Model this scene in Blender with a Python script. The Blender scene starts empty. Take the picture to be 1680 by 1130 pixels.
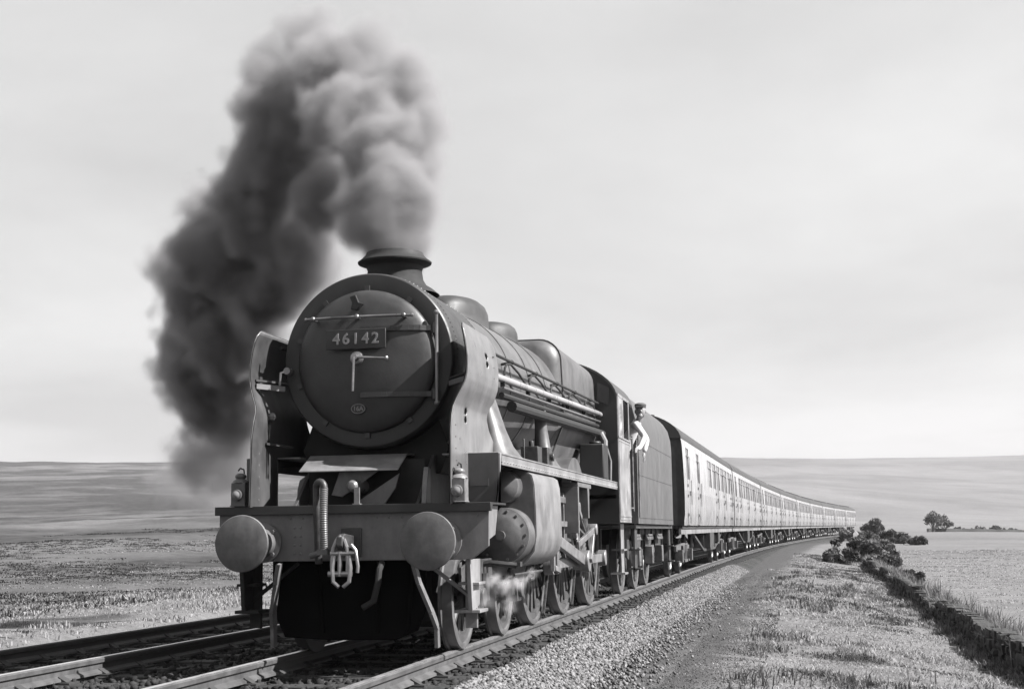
import bpy, bmesh, math, random
import numpy as np
from mathutils import Vector, Matrix
R = math.radians
PI = math.pi
rng = random.Random(7)
sc = bpy.context.scene
COL = sc.collection

# ------------------------------------------------------------------ camera
CX, CY, CZ, YAW, PIT, ROLL, FPX = 4.1062, -12.5955, 1.1046, .2008, .1337, -.0148, 2308.0
_c, _s = math.cos(YAW), math.sin(YAW)
FW = Vector((-_s*math.cos(PIT), _c*math.cos(PIT), math.sin(PIT)))
_r = Vector((_c, _s, 0)); _u = _r.cross(FW)
RT = _r*math.cos(ROLL) + _u*math.sin(ROLL)
UP = _u*math.cos(ROLL) - _r*math.sin(ROLL)
cam = bpy.data.cameras.new('camera'); camo = bpy.data.objects.new('camera', cam); COL.objects.link(camo)
M = Matrix.Identity(4)
for i in range(3):
    M[i][0], M[i][1], M[i][2], M[i][3] = RT[i], UP[i], -FW[i], (CX, CY, CZ)[i]
camo.matrix_world = M
cam.sensor_width = 36; cam.lens = 36*FPX/1680; cam.clip_start = .1; cam.clip_end = 20000
sc.camera = camo

# ------------------------------------------------------------------ light
SUN_EL, SUN_AZ = R(42), R(4)          # the sun stands over +X, turned a little to the front of the train
sd = Vector((math.cos(SUN_EL)*math.cos(SUN_AZ), -math.cos(SUN_EL)*math.sin(SUN_AZ), math.sin(SUN_EL)))
sun = bpy.data.lights.new('sun', 'SUN'); suno = bpy.data.objects.new('sun', sun); COL.objects.link(suno)
sun.energy = 5.0; sun.angle = R(.5); sun.color = (1, .99, .98)
suno.rotation_euler = sd.to_track_quat('Z', 'Y').to_euler()
suno.location = sd*60
world = bpy.data.worlds.new('World'); sc.world = world; world.use_nodes = True
nt = world.node_tree; N = nt.nodes; L = nt.links; N.clear()
def wn(t, **k):
    n = N.new(t)
    for a, b in k.items(): setattr(n, a, b)
    return n
wo = wn('ShaderNodeOutputWorld'); bg = wn('ShaderNodeBackground'); L.new(bg.outputs[0], wo.inputs[0])
bg.inputs[1].default_value = .1
sky = wn('ShaderNodeTexSky', sky_type='NISHITA'); sky.sun_disc = False
sky.sun_elevation = SUN_EL; sky.sun_rotation = PI/2 + SUN_AZ
bw = wn('ShaderNodeRGBToBW'); L.new(sky.outputs[0], bw.inputs[0])
tc = wn('ShaderNodeTexCoord'); sep = wn('ShaderNodeSeparateXYZ'); L.new(tc.outputs['Generated'], sep.inputs[0])
def wmath(op, a, b=None, c=None):
    n = wn('ShaderNodeMath', operation=op)
    for i, v in enumerate((a, b, c)):
        if v is None: continue
        if isinstance(v, (int, float)): n.inputs[i].default_value = v
        else: L.new(v, n.inputs[i])
    return n.outputs[0]
# clouds as a flat high layer: direction divided by its height
zc = wmath('ADD', wmath('MAXIMUM', sep.outputs[2], 0.0), .09)
comb = wn('ShaderNodeCombineXYZ')
L.new(wmath('DIVIDE', sep.outputs[0], zc), comb.inputs[0]); L.new(wmath('DIVIDE', sep.outputs[1], zc), comb.inputs[1])
n1 = wn('ShaderNodeTexNoise'); n1.inputs['Scale'].default_value = .4; n1.inputs['Detail'].default_value = 7; n1.inputs['Roughness'].default_value = .55
n1.inputs['Distortion'].default_value = .3
off = wn('ShaderNodeVectorMath', operation='ADD'); off.inputs[1].default_value = (2, 8, 0); L.new(comb.outputs[0], off.inputs[0]); L.new(off.outputs[0], n1.inputs['Vector'])
ramp = wn('ShaderNodeValToRGB'); L.new(n1.outputs[0], ramp.inputs[0])
ramp.color_ramp.elements[0].position = .36; ramp.color_ramp.elements[0].color = (1.98,)*3 + (1,)
ramp.color_ramp.elements[1].position = .60; ramp.color_ramp.elements[1].color = (2.7,)*3 + (1,)
mx = wn('ShaderNodeMix', data_type='RGBA'); mx.inputs[0].default_value = .96
L.new(bw.outputs[0], mx.inputs[6]); L.new(ramp.outputs[0], mx.inputs[7]); L.new(mx.outputs[2], bg.inputs[0])
vs = sc.view_settings
vs.view_transform = 'Standard'; vs.look = 'None'; vs.gamma = 1; vs.use_curve_mapping = False
vs.exposure = 1.6
sc.cycles.use_denoising = True
sc.cycles.max_bounces = 6; sc.cycles.diffuse_bounces = 3; sc.cycles.glossy_bounces = 3
sc.cycles.transparent_max_bounces = 8; sc.cycles.volume_bounces = 2
sc.cycles.caustics_reflective = False; sc.cycles.caustics_refractive = False

# ------------------------------------------------------------------ materials (monochrome, like the photograph)
def G(v): return (v*1.0, v*.985, v*1.0, 1)
MATS = {}
GRIMY = set('smokebox_paint loco_green_paint deflector_paint buffer_beam_paint buffer_steel running_plate_paint frame_paint apron_paint cylinder_cladding cover_paint cab_side_paint tender_paint coach_upper_paint coach_lower_paint dome_paint ring_paint stay_and_lit_patch_paint steam_pipe_paint lining_paint wheel_paint solebar_light_and_dirt lamp_paint bogie_paint axlebox_iron tender_frame'.split())
def mat(name, v, rough=.5, metal=0., var=.35, scale=3., bump=0., bscale=40., spec=.5, v2=None, streak=None, grime=None):
    if name in MATS: return MATS[name]
    m = bpy.data.materials.new(name); m.use_nodes = True
    t = m.node_tree; b = t.nodes['Principled BSDF']
    b.inputs['Roughness'].default_value = rough; b.inputs['Metallic'].default_value = metal
    b.inputs['Specular IOR Level'].default_value = spec
    c = t.nodes.new('ShaderNodeTexCoord'); n = t.nodes.new('ShaderNodeTexNoise')
    n.inputs['Scale'].default_value = scale; n.inputs['Detail'].default_value = 6; n.inputs['Roughness'].default_value = .62
    if streak:
        mp = t.nodes.new('ShaderNodeMapping'); mp.inputs['Scale'].default_value = streak
        t.links.new(c.outputs['Object'], mp.inputs[0]); t.links.new(mp.outputs[0], n.inputs['Vector'])
    else: t.links.new(c.outputs['Object'], n.inputs['Vector'])
    r = t.nodes.new('ShaderNodeValToRGB'); t.links.new(n.outputs[0], r.inputs[0])
    lo = v*(1-var); hi = v2 if v2 else v*(1+var)
    r.color_ramp.elements[0].position = .32; r.color_ramp.elements[0].color = G(lo)
    r.color_ramp.elements[1].position = .7; r.color_ramp.elements[1].color = G(hi)
    colout = r.outputs[0]
    if grime is None: grime = .36 if name in GRIMY else 0
    if grime:
        gmap = t.nodes.new('ShaderNodeMapping'); gmap.inputs['Scale'].default_value = (4, 4, 1.5); t.links.new(c.outputs['Object'], gmap.inputs[0])
        g1 = t.nodes.new('ShaderNodeTexNoise'); g1.inputs['Scale'].default_value = 1.3; g1.inputs['Detail'].default_value = 7; g1.inputs['Roughness'].default_value = .65; t.links.new(gmap.outputs[0], g1.inputs['Vector'])
        g2 = t.nodes.new('ShaderNodeTexNoise'); g2.inputs['Scale'].default_value = 2.4; g2.inputs['Detail'].default_value = 8; g2.inputs['Roughness'].default_value = .7; t.links.new(c.outputs['Object'], g2.inputs['Vector'])
        gm_ = t.nodes.new('ShaderNodeMath'); gm_.operation = 'MULTIPLY'; t.links.new(g1.outputs[0], gm_.inputs[0]); t.links.new(g2.outputs[0], gm_.inputs[1])
        gr = t.nodes.new('ShaderNodeMapRange'); t.links.new(gm_.outputs[0], gr.inputs[0]); gr.inputs[1].default_value = .16; gr.inputs[2].default_value = .36; gr.inputs[3].default_value = 1+.25*grime; gr.inputs[4].default_value = 1-grime
        mxg = t.nodes.new('ShaderNodeMix'); mxg.data_type = 'RGBA'; mxg.blend_type = 'MULTIPLY'; mxg.inputs[0].default_value = 1
        t.links.new(r.outputs[0], mxg.inputs[6]); t.links.new(gr.outputs[0], mxg.inputs[7]); colout = mxg.outputs[2]
        wv_ = t.nodes.new('ShaderNodeTexNoise'); wv_.inputs['Scale'].default_value = 2.2; wv_.inputs['Detail'].default_value = 2; t.links.new(c.outputs['Object'], wv_.inputs['Vector'])
        wb = t.nodes.new('ShaderNodeBump'); wb.inputs['Strength'].default_value = .25; wb.inputs['Distance'].default_value = .03; t.links.new(wv_.outputs[0], wb.inputs['Height']); t.links.new(wb.outputs[0], b.inputs['Normal'])
    t.links.new(colout, b.inputs['Base Color'])
    rr = t.nodes.new('ShaderNodeMapRange'); t.links.new(n.outputs[0], rr.inputs[0])
    rr.inputs[1].default_value = .3; rr.inputs[2].default_value = .75
    rr.inputs[3].default_value = max(.05, rough*.75); rr.inputs[4].default_value = min(1, rough*1.3)
    t.links.new(rr.outputs[0], b.inputs['Roughness'])
    if bump:
        n2 = t.nodes.new('ShaderNodeTexNoise'); n2.inputs['Scale'].default_value = bscale; n2.inputs['Detail'].default_value = 4
        t.links.new(c.outputs['Object'], n2.inputs['Vector'])
        bp = t.nodes.new('ShaderNodeBump'); bp.inputs['Strength'].default_value = bump; bp.inputs['Distance'].default_value = .02
        t.links.new(n2.outputs[0], bp.inputs['Height']); t.links.new(bp.outputs[0], b.inputs['Normal'])
    MATS[name] = m
    return m
black = mat('black_paint', 0.014, .55, var=.4, bump=.05)
soot = mat('sooty_iron', 0.008, 0.85, var=.4, bump=.1)
smokebox_m = mat('smokebox_paint', 0.028, .5, var=.25, bump=.06, scale=5)
green = mat('loco_green_paint', 0.085, 0.45, var=.22, scale=2.2)
deflm = mat('deflector_paint', 0.125, .34, var=.18, scale=2.5)
red = mat('buffer_beam_paint', 0.125, .5, var=.15, bump=.04)
redhead = mat('buffer_steel', 0.082, .45, var=.25, bump=.04, scale=9)
steel = mat('bright_steel', 0.24, .38, metal=.8, var=.3, scale=8)
rodm = mat('oily_rod_steel', 0.22, .42, metal=.6, var=.35, scale=6)
wheelm = mat('wheel_paint', 0.06, .5, var=.5, scale=7)
tyrem = mat('tyre_steel', 0.1, .5, metal=.2, var=.3, scale=9)
motion = mat('motion_iron', 0.03, .5, var=.6, scale=9)
platem = mat('running_plate_paint', 0.17, .42, var=.25, scale=4)
lampm = mat('lamp_paint', 0.15, .35, var=.2, scale=12)
white = mat('white_enamel', .75, .5, var=.04)
tenderm = mat('tender_paint', 0.068, .42, var=.3, scale=1.6, streak=(1, 1, .25))
coachm = mat('coach_upper_paint', 0.3, .22, var=.07, scale=1.3, streak=(1, 1, .3))
coachlow = mat('coach_lower_paint', 0.24, .25, var=.1, scale=1.3, streak=(1, 1, .3))
roofm = mat('coach_roof_paint', 0.03, .6, var=.3, scale=1.2)
glass = mat('window_glass', 0.22, .10, var=.2)
under = mat('underframe_dirt', .035, .75, var=.5, scale=4)
underlit = mat('solebar_light_and_dirt', 0.17, .6, var=.4, scale=2)  # lit copy of the underframe colour: sunlight on the solebars painted paler
railm = mat('rail_side_rust', 0.06, .6, var=.3, scale=6, bump=.1)
railtop = mat('rail_head_steel', .5, .3, metal=.7, var=.2, scale=4)
sleeperm = mat('creosoted_sleeper', 0.018, .85, var=.4, scale=8, bump=.4, bscale=30)
stone_m = mat('ballast_limestone', 0.16, .9, var=.55, scale=14, bump=.3)
wallm = mat('drystone', 0.026, .95, var=.5, scale=5, bump=.5, bscale=18)
skinm = mat('skin', 0.2, .6, var=.1)
shirtm = mat('white_shirt', 0.5, .8, var=.05)
clothm = mat('dark_overalls', .05, .9, var=.3)
leafm = mat('shrub_leaf', .062, .7, var=.6, scale=1.8)
barkm = mat('bark', .08, .9, var=.4, scale=6)
postm = mat('whitewashed_timber', .7, .8, var=.15, scale=5)

# ------------------------------------------------------------------ mesh building
class MB:
    def __init__(s): s.bm = bmesh.new()
    def _add(s, vs, fs):
        v = [s.bm.verts.new(p) for p in vs]
        for f in fs:
            try: s.bm.faces.new([v[i] for i in f])
            except ValueError: pass
        return s
    def box(s, c, d, rot=None, bev=0.):
        x, y, z = d[0]/2, d[1]/2, d[2]/2
        P = [Vector((a*x, b*y, g*z)) for a in (-1, 1) for b in (-1, 1) for g in (-1, 1)]
        if rot is not None: P = [rot @ p for p in P]
        P = [p + Vector(c) for p in P]
        return s._add(P, [(0, 1, 3, 2), (4, 6, 7, 5), (0, 4, 5, 1), (2, 3, 7, 6), (0, 2, 6, 4), (1, 5, 7, 3)])
    def bar(s, a, b, w, h, up=(0, 0, 1)):
        a, b = Vector(a), Vector(b); d = (b-a); l = d.length; d.normalize()
        up = Vector(up)
        if abs(d.dot(up)) > .98: up = Vector((1, 0, 0))
        x = d.cross(up).normalized(); z = x.cross(d)
        m = Matrix((x, d, z)).transposed()
        return s.box((a+b)/2, (w, l, h), m)
    def cyl(s, a, b, r1, r2=None, n=16, cap=True):
        r2 = r1 if r2 is None else r2
        return s.tube([a, b], [r1, r2], n, cap)
    def tube(s, pts, r, n=10, cap=True):
        pts = [Vector(p) for p in pts]; k = len(pts)
        rs = r if isinstance(r, (list, tuple)) else [r]*k
        rings = []; ref = None
        for i, p in enumerate(pts):
            d = (pts[min(i+1, k-1)] - pts[max(i-1, 0)]).normalized()
            if ref is None:
                ref = Vector((0, 0, 1)) if abs(d.z) < .9 else Vector((1, 0, 0))
            x = d.cross(ref).normalized(); y = x.cross(d).normalized(); ref = y
            rings.append([s.bm.verts.new(p + (x*math.cos(t)+y*math.sin(t))*rs[i]) for t in [2*PI*j/n for j in range(n)]])
        for a, b in zip(rings, rings[1:]):
            for j in range(n): s.bm.faces.new((a[j], a[(j+1) % n], b[(j+1) % n], b[j]))
        if cap:
            s.bm.faces.new(rings[0][::-1]); s.bm.faces.new(rings[-1])
        return s
    def lathe(s, o, axis, prof, n=32, sx=1., sy=1.):
        # prof: (t along axis, radius); axis 'x','y','z'
        o = Vector(o); A = {'x': Vector((1, 0, 0)), 'y': Vector((0, 1, 0)), 'z': Vector((0, 0, 1))}[axis]
        X = {'x': Vector((0, 1, 0)), 'y': Vector((1, 0, 0)), 'z': Vector((1, 0, 0))}[axis]; Y = A.cross(X)
        prev = None
        for t, r in prof:
            if r < 1e-6: ring = [s.bm.verts.new(o+A*t)]
            else: ring = [s.bm.verts.new(o+A*t+(X*math.cos(q)*sx+Y*math.sin(q)*sy)*r) for q in [2*PI*j/n for j in range(n)]]
            if prev is not None:
                if len(prev) == 1 and len(ring) == 1: pass
                elif len(prev) == 1:
                    for j in range(n): s.bm.faces.new((prev[0], ring[j], ring[(j+1) % n]))
                elif len(ring) == 1:
                    for j in range(n): s.bm.faces.new((prev[j], ring[0], prev[(j+1) % n]))
                else:
                    for j in range(n): s.bm.faces.new((prev[j], ring[j], ring[(j+1) % n], prev[(j+1) % n]))
            prev = ring
        return s
    def prism(s, poly, axis, a, b):
        f = {'x': lambda p, t: (t, p[0], p[1]), 'y': lambda p, t: (p[0], t, p[1]), 'z': lambda p, t: (p[0], p[1], t)}[axis]
        n = len(poly)
        va = [s.bm.verts.new(f(p, a)) for p in poly]; vb = [s.bm.verts.new(f(p, b)) for p in poly]
        s.bm.faces.new(va[::-1]); s.bm.faces.new(vb)
        for i in range(n): s.bm.faces.new((va[i], va[(i+1) % n], vb[(i+1) % n], vb[i]))
        return s
    def loft(s, secs, closed=True, cap=True):
        rings = [[s.bm.verts.new(p) for p in q] for q in secs]; n = len(rings[0])
        for a, b in zip(rings, rings[1:]):
            for j in range(n if closed else n-1): s.bm.faces.new((a[j], a[(j+1) % n], b[(j+1) % n], b[j]))
        if cap and closed: s.bm.faces.new(rings[0][::-1]); s.bm.faces.new(rings[-1])
        return s
    def ball(s, c, r, n=12, sc=(1, 1, 1)):
        k = n//2
        o = Vector(c); prev = None
        for i in range(k+1):
            a = PI*i/k
            if i in (0, k): ring = [s.bm.verts.new(o+Vector((0, 0, math.cos(a)*r*sc[2])))]
            else: ring = [s.bm.verts.new(o+Vector((math.sin(a)*math.cos(2*PI*j/n)*r*sc[0], math.sin(a)*math.sin(2*PI*j/n)*r*sc[1], math.cos(a)*r*sc[2]))) for j in range(n)]
            if prev:
                if len(prev) == 1:
                    for j in range(n): s.bm.faces.new((prev[0], ring[j], ring[(j+1) % n]))
                elif len(ring) == 1:
                    for j in range(n): s.bm.faces.new((prev[j], ring[0], prev[(j+1) % n]))
                else:
                    for j in range(n): s.bm.faces.new((prev[j], ring[j], ring[(j+1) % n], prev[(j+1) % n]))
            prev = ring
        return s
    def build(s, name, m, parent=None, smooth=35, bev=0., origin=None):
        bmesh.ops.recalc_face_normals(s.bm, faces=s.bm.faces[:])
        me = bpy.data.meshes.new(name)
        if origin is not None: bmesh.ops.translate(s.bm, vec=-Vector(origin), verts=s.bm.verts[:])
        s.bm.to_mesh(me); s.bm.free(); me.materials.append(m)
        me.shade_smooth(); me.set_sharp_from_angle(angle=R(smooth))
        o = bpy.data.objects.new(name, me); COL.objects.link(o)
        if parent is not None: o.parent = parent
        if origin is not None: o.location = origin
        if bev:
            b = o.modifiers.new('bevel', 'BEVEL'); b.width = bev; b.segments = 2; b.limit_method = 'ANGLE'; b.angle_limit = R(40); b.harden_normals = False
        return o
def tag(o, label=None, cat=None, group=None, kind=None):
    if label: o['label'] = label
    if cat: o['category'] = cat
    if group: o['group'] = group
    if kind: o['kind'] = kind
    return o
def thing(name, label, cat, loc=(0, 0, 0), rz=0., group=None):
    o = bpy.data.objects.new(name, None); COL.objects.link(o); o.location = loc; o.rotation_euler = (0, 0, rz); o.empty_display_size = .3
    return tag(o, label, cat, group)
KIDS = {}
def dup(o, parent=None):
    if not KIDS.get('n') == len(bpy.data.objects): pass
    c = o.copy(); COL.objects.link(c)
    if parent is not None: c.parent = parent
    for ch in o.children: dup(ch, c)
    return c
def npmesh(name, V, F, m, attr=None, smooth=False):
    me = bpy.data.meshes.new(name); V = np.asarray(V, np.float32); F = np.asarray(F, np.int32)
    k = F.shape[1]
    me.vertices.add(len(V)); me.vertices.foreach_set('co', V.ravel())
    me.loops.add(F.size); me.loops.foreach_set('vertex_index', F.ravel())
    me.polygons.add(len(F)); me.polygons.foreach_set('loop_start', np.arange(0, F.size, k, dtype=np.int32))
    if smooth: me.polygons.foreach_set('use_smooth', np.ones(len(F), bool))
    me.update(); me.validate()
    if attr is not None:
        a = me.attributes.new('tone', 'FLOAT', 'POINT'); a.data.foreach_set('value', np.asarray(attr, np.float32))
    me.materials.append(m)
    o = bpy.data.objects.new(name, me); COL.objects.link(o)
    return o
def text_mesh(s, size, depth, name, m, parent, loc, rot):
    cu = bpy.data.curves.new(name, 'FONT'); cu.body = s; cu.size = size; cu.extrude = depth; cu.align_x = 'CENTER'; cu.align_y = 'CENTER'
    cu.resolution_u = 3; cu.offset = size*.018
    t = bpy.data.objects.new(name+'_tmp', cu); COL.objects.link(t)
    dg = bpy.context.evaluated_depsgraph_get(); me = bpy.data.meshes.new_from_object(t.evaluated_get(dg))
    bpy.data.objects.remove(t)
    me.name = name; me.materials.clear(); me.materials.append(m)
    o = bpy.data.objects.new(name, me); COL.objects.link(o); o.parent = parent; o.location = loc; o.rotation_euler = rot
    return o
# line of the track: straight under the engine, then curving to the right and very slightly uphill
def tx(y): return 0. if y < 12 else (y-12)**2/3500.
def tz(y): return .0021*max(0., y-20)
def trk(x, y, z): return (x+tx(y), y, z+tz(y))
txv = lambda y: np.where(y < 12, 0, (y-12)**2/3500.)
tzv = lambda y: .0021*np.maximum(0, y-20)

# ------------------------------------------------------------------ ground
def fnoise(x, y, seed, f):
    # cheap smooth value noise, vectorised
    x = np.asarray(x)*f+seed*17.3; y = np.asarray(y)*f+seed*9.7
    xi, yi = np.floor(x).astype(np.int64), np.floor(y).astype(np.int64); u, v = x-xi, y-yi
    u = u*u*(3-2*u); v = v*v*(3-2*v)
    def h(a, b):
        n = (a*374761393 + b*668265263 + seed*974711) & 0xffffffff
        n = ((n ^ (n >> 13))*1274126177) & 0xffffffff
        return ((n ^ (n >> 16)) & 0xffff)/65535.
    return (h(xi, yi)*(1-u)+h(xi+1, yi)*u)*(1-v) + (h(xi, yi+1)*(1-u)+h(xi+1, yi+1)*u)*v
def sst(a, b, x):
    t = np.clip((x-a)/(b-a), 0, 1); return t*t*(3-2*t)
def height(X, Y):
    X = np.asarray(X, float); Y = np.asarray(Y, float)
    x = X - txv(np.clip(Y, -1e9, 220)); d = np.hypot(X-CX, Y-CY)
    base = tzv(np.clip(Y, 0, 400))
    bump = (fnoise(X, Y, 1, .9)-.5)*.16 + (fnoise(X, Y, 2, .33)-.5)*.25
    # right side of the line: cess, rough bank, wall, fields
    zr = -.43 + 0*x
    zr = zr - .45*sst(2.6, 7.2, x) - .25*sst(7.4, 30, x)
    zr = zr + bump*sst(2.5, 3.6, x)*(1-.6*sst(6., 7., x))
    und = (fnoise(X, Y, 3, .02)-.5)*2.2 + (fnoise(X, Y, 4, .006)-.5)*6
    zr = zr + und*sst(40, 200, d)*.5
    hillr = 106*sst(380, 2500, d) + 20*(fnoise(X, Y, 5, .0011)-.5)*sst(700, 1900, d)
    zr = zr + hillr
    # left: cess, lip of turf, falling moor, rising fell
    zl = -.42 + .26*sst(-5.3, -6.0, x) + bump*.8*sst(-5.5, -6.6, x) - .95*sst(-7.5, -22, x)
    zl = zl + ((fnoise(X, Y, 6, .05)-.5)*1.1 + (fnoise(X, Y, 7, .012)-.5)*3.4)*sst(18, 90, d)*sst(-8, -26, x)
    zl = zl + (95*sst(60, 1900, d) + (fnoise(X, Y, 8, .004)-.5)*9*sst(120, 500, d) + (fnoise(X, Y, 9, .0012)-.5)*22*sst(600, 1400, d))*np.maximum(sst(-20, -90, x), sst(300, 800, d))
    ww_ = 1+.35*np.maximum(0, d-300)
    w = np.clip(x/(2*ww_)+.5, 0, 1); w = w*w*(3-2*w)
    z = zr*w + zl*(1-w)
    # the line's own cutting floor stays level far off
    near = (1-sst(5, 60, np.abs(x)-3))*(1-sst(300, 700, d))
    z = z*(1-near*sst(60, 200, d)) + (-.45)*near*sst(60, 200, d)
    return z + base*(1-sst(60, 200, np.abs(x)))
def ground_material():
    m = bpy.data.materials.new('moor_grass'); m.use_nodes = True; t = m.node_tree; n = t.nodes; l = t.links; b = n['Principled BSDF']
    b.inputs['Roughness'].default_value = .95; b.inputs['Specular IOR Level'].default_value = .15
    c = n.new('ShaderNodeTexCoord')
    def noise(scale, detail=6, rough=.6, dist=0.):
        q = n.new('ShaderNodeTexNoise'); q.inputs['Scale'].default_value = scale; q.inputs['Detail'].default_value = detail
        q.inputs['Roughness'].default_value = rough; q.inputs['Distortion'].default_value = dist
        l.new(c.outputs['Object'], q.inputs['Vector']); return q.outputs[0]
    def ramp(src, a, b_, ca, cb):
        r = n.new('ShaderNodeValToRGB'); l.new(src, r.inputs[0]); e = r.color_ramp.elements
        e[0].position = a; e[0].color = G(ca); e[1].position = b_; e[1].color = G(cb); return r.outputs[0]
    def mix(f, a, b_):
        q = n.new('ShaderNodeMix'); q.data_type = 'RGBA'
        for i, v in ((0, f), (6, a), (7, b_)):
            if isinstance(v, (int, float)): q.inputs[i].default_value = v
            else: l.new(v, q.inputs[i])
        return q.outputs[2]
    straw = ramp(noise(1.3, 8, .7), .3, .7, .13, .25)
    tA = ramp(noise(.0075, 4, .5, .6), .42, .58, 0., 1.); tB = ramp(noise(.035, 5, .55, .4), .40, .64, 0., 1.)      # rush and heather patches
    tm = n.new('ShaderNodeMath'); tm.operation = 'MULTIPLY_ADD'; l.new(tA, tm.inputs[0]); tm.inputs[1].default_value = .50
    tn2 = n.new('ShaderNodeMath'); tn2.operation = 'MULTIPLY'; l.new(tB, tn2.inputs[0]); tn2.inputs[1].default_value = .42; l.new(tn2.outputs[0], tm.inputs[2]); tussock = tm.outputs[0]
    sepx = n.new('ShaderNodeSeparateXYZ'); l.new(c.outputs['Object'], sepx.inputs[0])
    leftm = n.new('ShaderNodeMapRange'); l.new(sepx.outputs[0], leftm.inputs[0]); leftm.inputs[1].default_value = -4; leftm.inputs[2].default_value = -30
    wide = n.new('ShaderNodeMath'); wide.operation = 'MULTIPLY_ADD'; l.new(sepx.outputs[1], wide.inputs[0]); wide.inputs[1].default_value = -.32; wide.inputs[2].default_value = -18; l.new(wide.outputs[0], leftm.inputs[2])
    leftm.inputs[3].default_value = .38; leftm.inputs[4].default_value = 1.
    farm = n.new('ShaderNodeMapRange'); l.new(sepx.outputs[1], farm.inputs[0]); farm.inputs[1].default_value = 150; farm.inputs[2].default_value = 700
    farm.inputs[3].default_value = 0; farm.inputs[4].default_value = .36
    lm = n.new('ShaderNodeMath'); lm.operation = 'MAXIMUM'; l.new(leftm.outputs[0], lm.inputs[0]); l.new(farm.outputs[0], lm.inputs[1])
    tuss2 = n.new('ShaderNodeMath'); tuss2.operation = 'ADD'; tuss2.inputs[1].default_value = .50; l.new(tussock, tuss2.inputs[0])
    f = n.new('ShaderNodeMath'); f.operation = 'MULTIPLY'; f.use_clamp = True; l.new(tuss2.outputs[0], f.inputs[0]); l.new(lm.outputs[0], f.inputs[1])
    dark = ramp(noise(.4, 8, .7), .3, .7, .012, .055)
    col = mix(f.outputs[0], straw, dark)
    fine = ramp(noise(9, 6, .75), .34, .62, .0, 1.)
    ff = n.new('ShaderNodeMath'); ff.operation = 'MULTIPLY_ADD'; l.new(fine, ff.inputs[0]); ff.inputs[1].default_value = -.35; ff.inputs[2].default_value = .35
    col = mix(ff.outputs[0], col, dark)
    def mth(op, a, b_=None, c_=None):
        q = n.new('ShaderNodeMath'); q.operation = op
        for i, v in enumerate((a, b_, c_)):
            if v is None: continue
            if isinstance(v, (int, float)): q.inputs[i].default_value = v
            else: l.new(v, q.inputs[i])
        return q.outputs[0]
    yy0 = mth('MAXIMUM', mth('SUBTRACT', sepx.outputs[1], 12.), 0.)
    xr = mth('SUBTRACT', sepx.outputs[0], mth('DIVIDE', mth('MULTIPLY', yy0, yy0), 3500.))
    wob = mth('MULTIPLY_ADD', noise(1.1, 6, .7), 1.5, -.75)
    pm = n.new('ShaderNodeMapRange'); pm.interpolation_type = 'SMOOTHSTEP'; l.new(mth('ADD', xr, wob), pm.inputs[0]); pm.inputs[1].default_value = 2.85; pm.inputs[2].default_value = 3.5; pm.inputs[3].default_value = 1; pm.inputs[4].default_value = 0
    pl_ = n.new('ShaderNodeMapRange'); l.new(xr, pl_.inputs[0]); pl_.inputs[1].default_value = -5.5; pl_.inputs[2].default_value = -5.2; pl_.inputs[3].default_value = 0; pl_.inputs[4].default_value = 1
    near_ = n.new('ShaderNodeMapRange'); l.new(sepx.outputs[1], near_.inputs[0]); near_.inputs[1].default_value = 230; near_.inputs[2].default_value = 300; near_.inputs[3].default_value = 1; near_.inputs[4].default_value = 0
    cind = ramp(noise(6, 8, .75), .3, .7, .03, .085)
    col = mix(mth('MULTIPLY', mth('MULTIPLY', pm.outputs[0], pl_.outputs[0]), near_.outputs[0]), col, cind)
    l.new(col, b.inputs['Base Color'])
    bp = n.new('ShaderNodeBump'); bp.inputs['Strength'].default_value = .6; bp.inputs['Distance'].default_value = .12
    l.new(noise(5, 8, .75), bp.inputs['Height']); l.new(bp.outputs[0], b.inputs['Normal'])
    return m
gm = ground_material()
rad = np.concatenate([np.linspace(.0, 10, 12)[:-1], 10*np.power(1.0262, np.arange(0, 262))]); rad = rad[rad < 4200]
fang = math.atan2(FW.y, FW.x)
ang = np.concatenate([np.linspace(fang-R(30), fang+R(34), 420), np.linspace(fang+R(36), fang+R(328), 110)])
Rg, Ag = np.meshgrid(rad, ang, indexing='ij')
GX, GY = CX+Rg*np.cos(Ag), CY+Rg*np.sin(Ag); GZ = height(GX, GY)
nr, na = Rg.shape
idx = np.arange(nr*na).reshape(nr, na); nx = np.roll(idx, -1, 1)
F = np.stack([idx[:-1], idx[1:], nx[1:], nx[:-1]], -1).reshape(-1, 4)
ground = npmesh('ground', np.stack([GX, GY, GZ], -1).reshape(-1, 3), F, gm, smooth=True); tag(ground, kind='structure')

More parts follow.
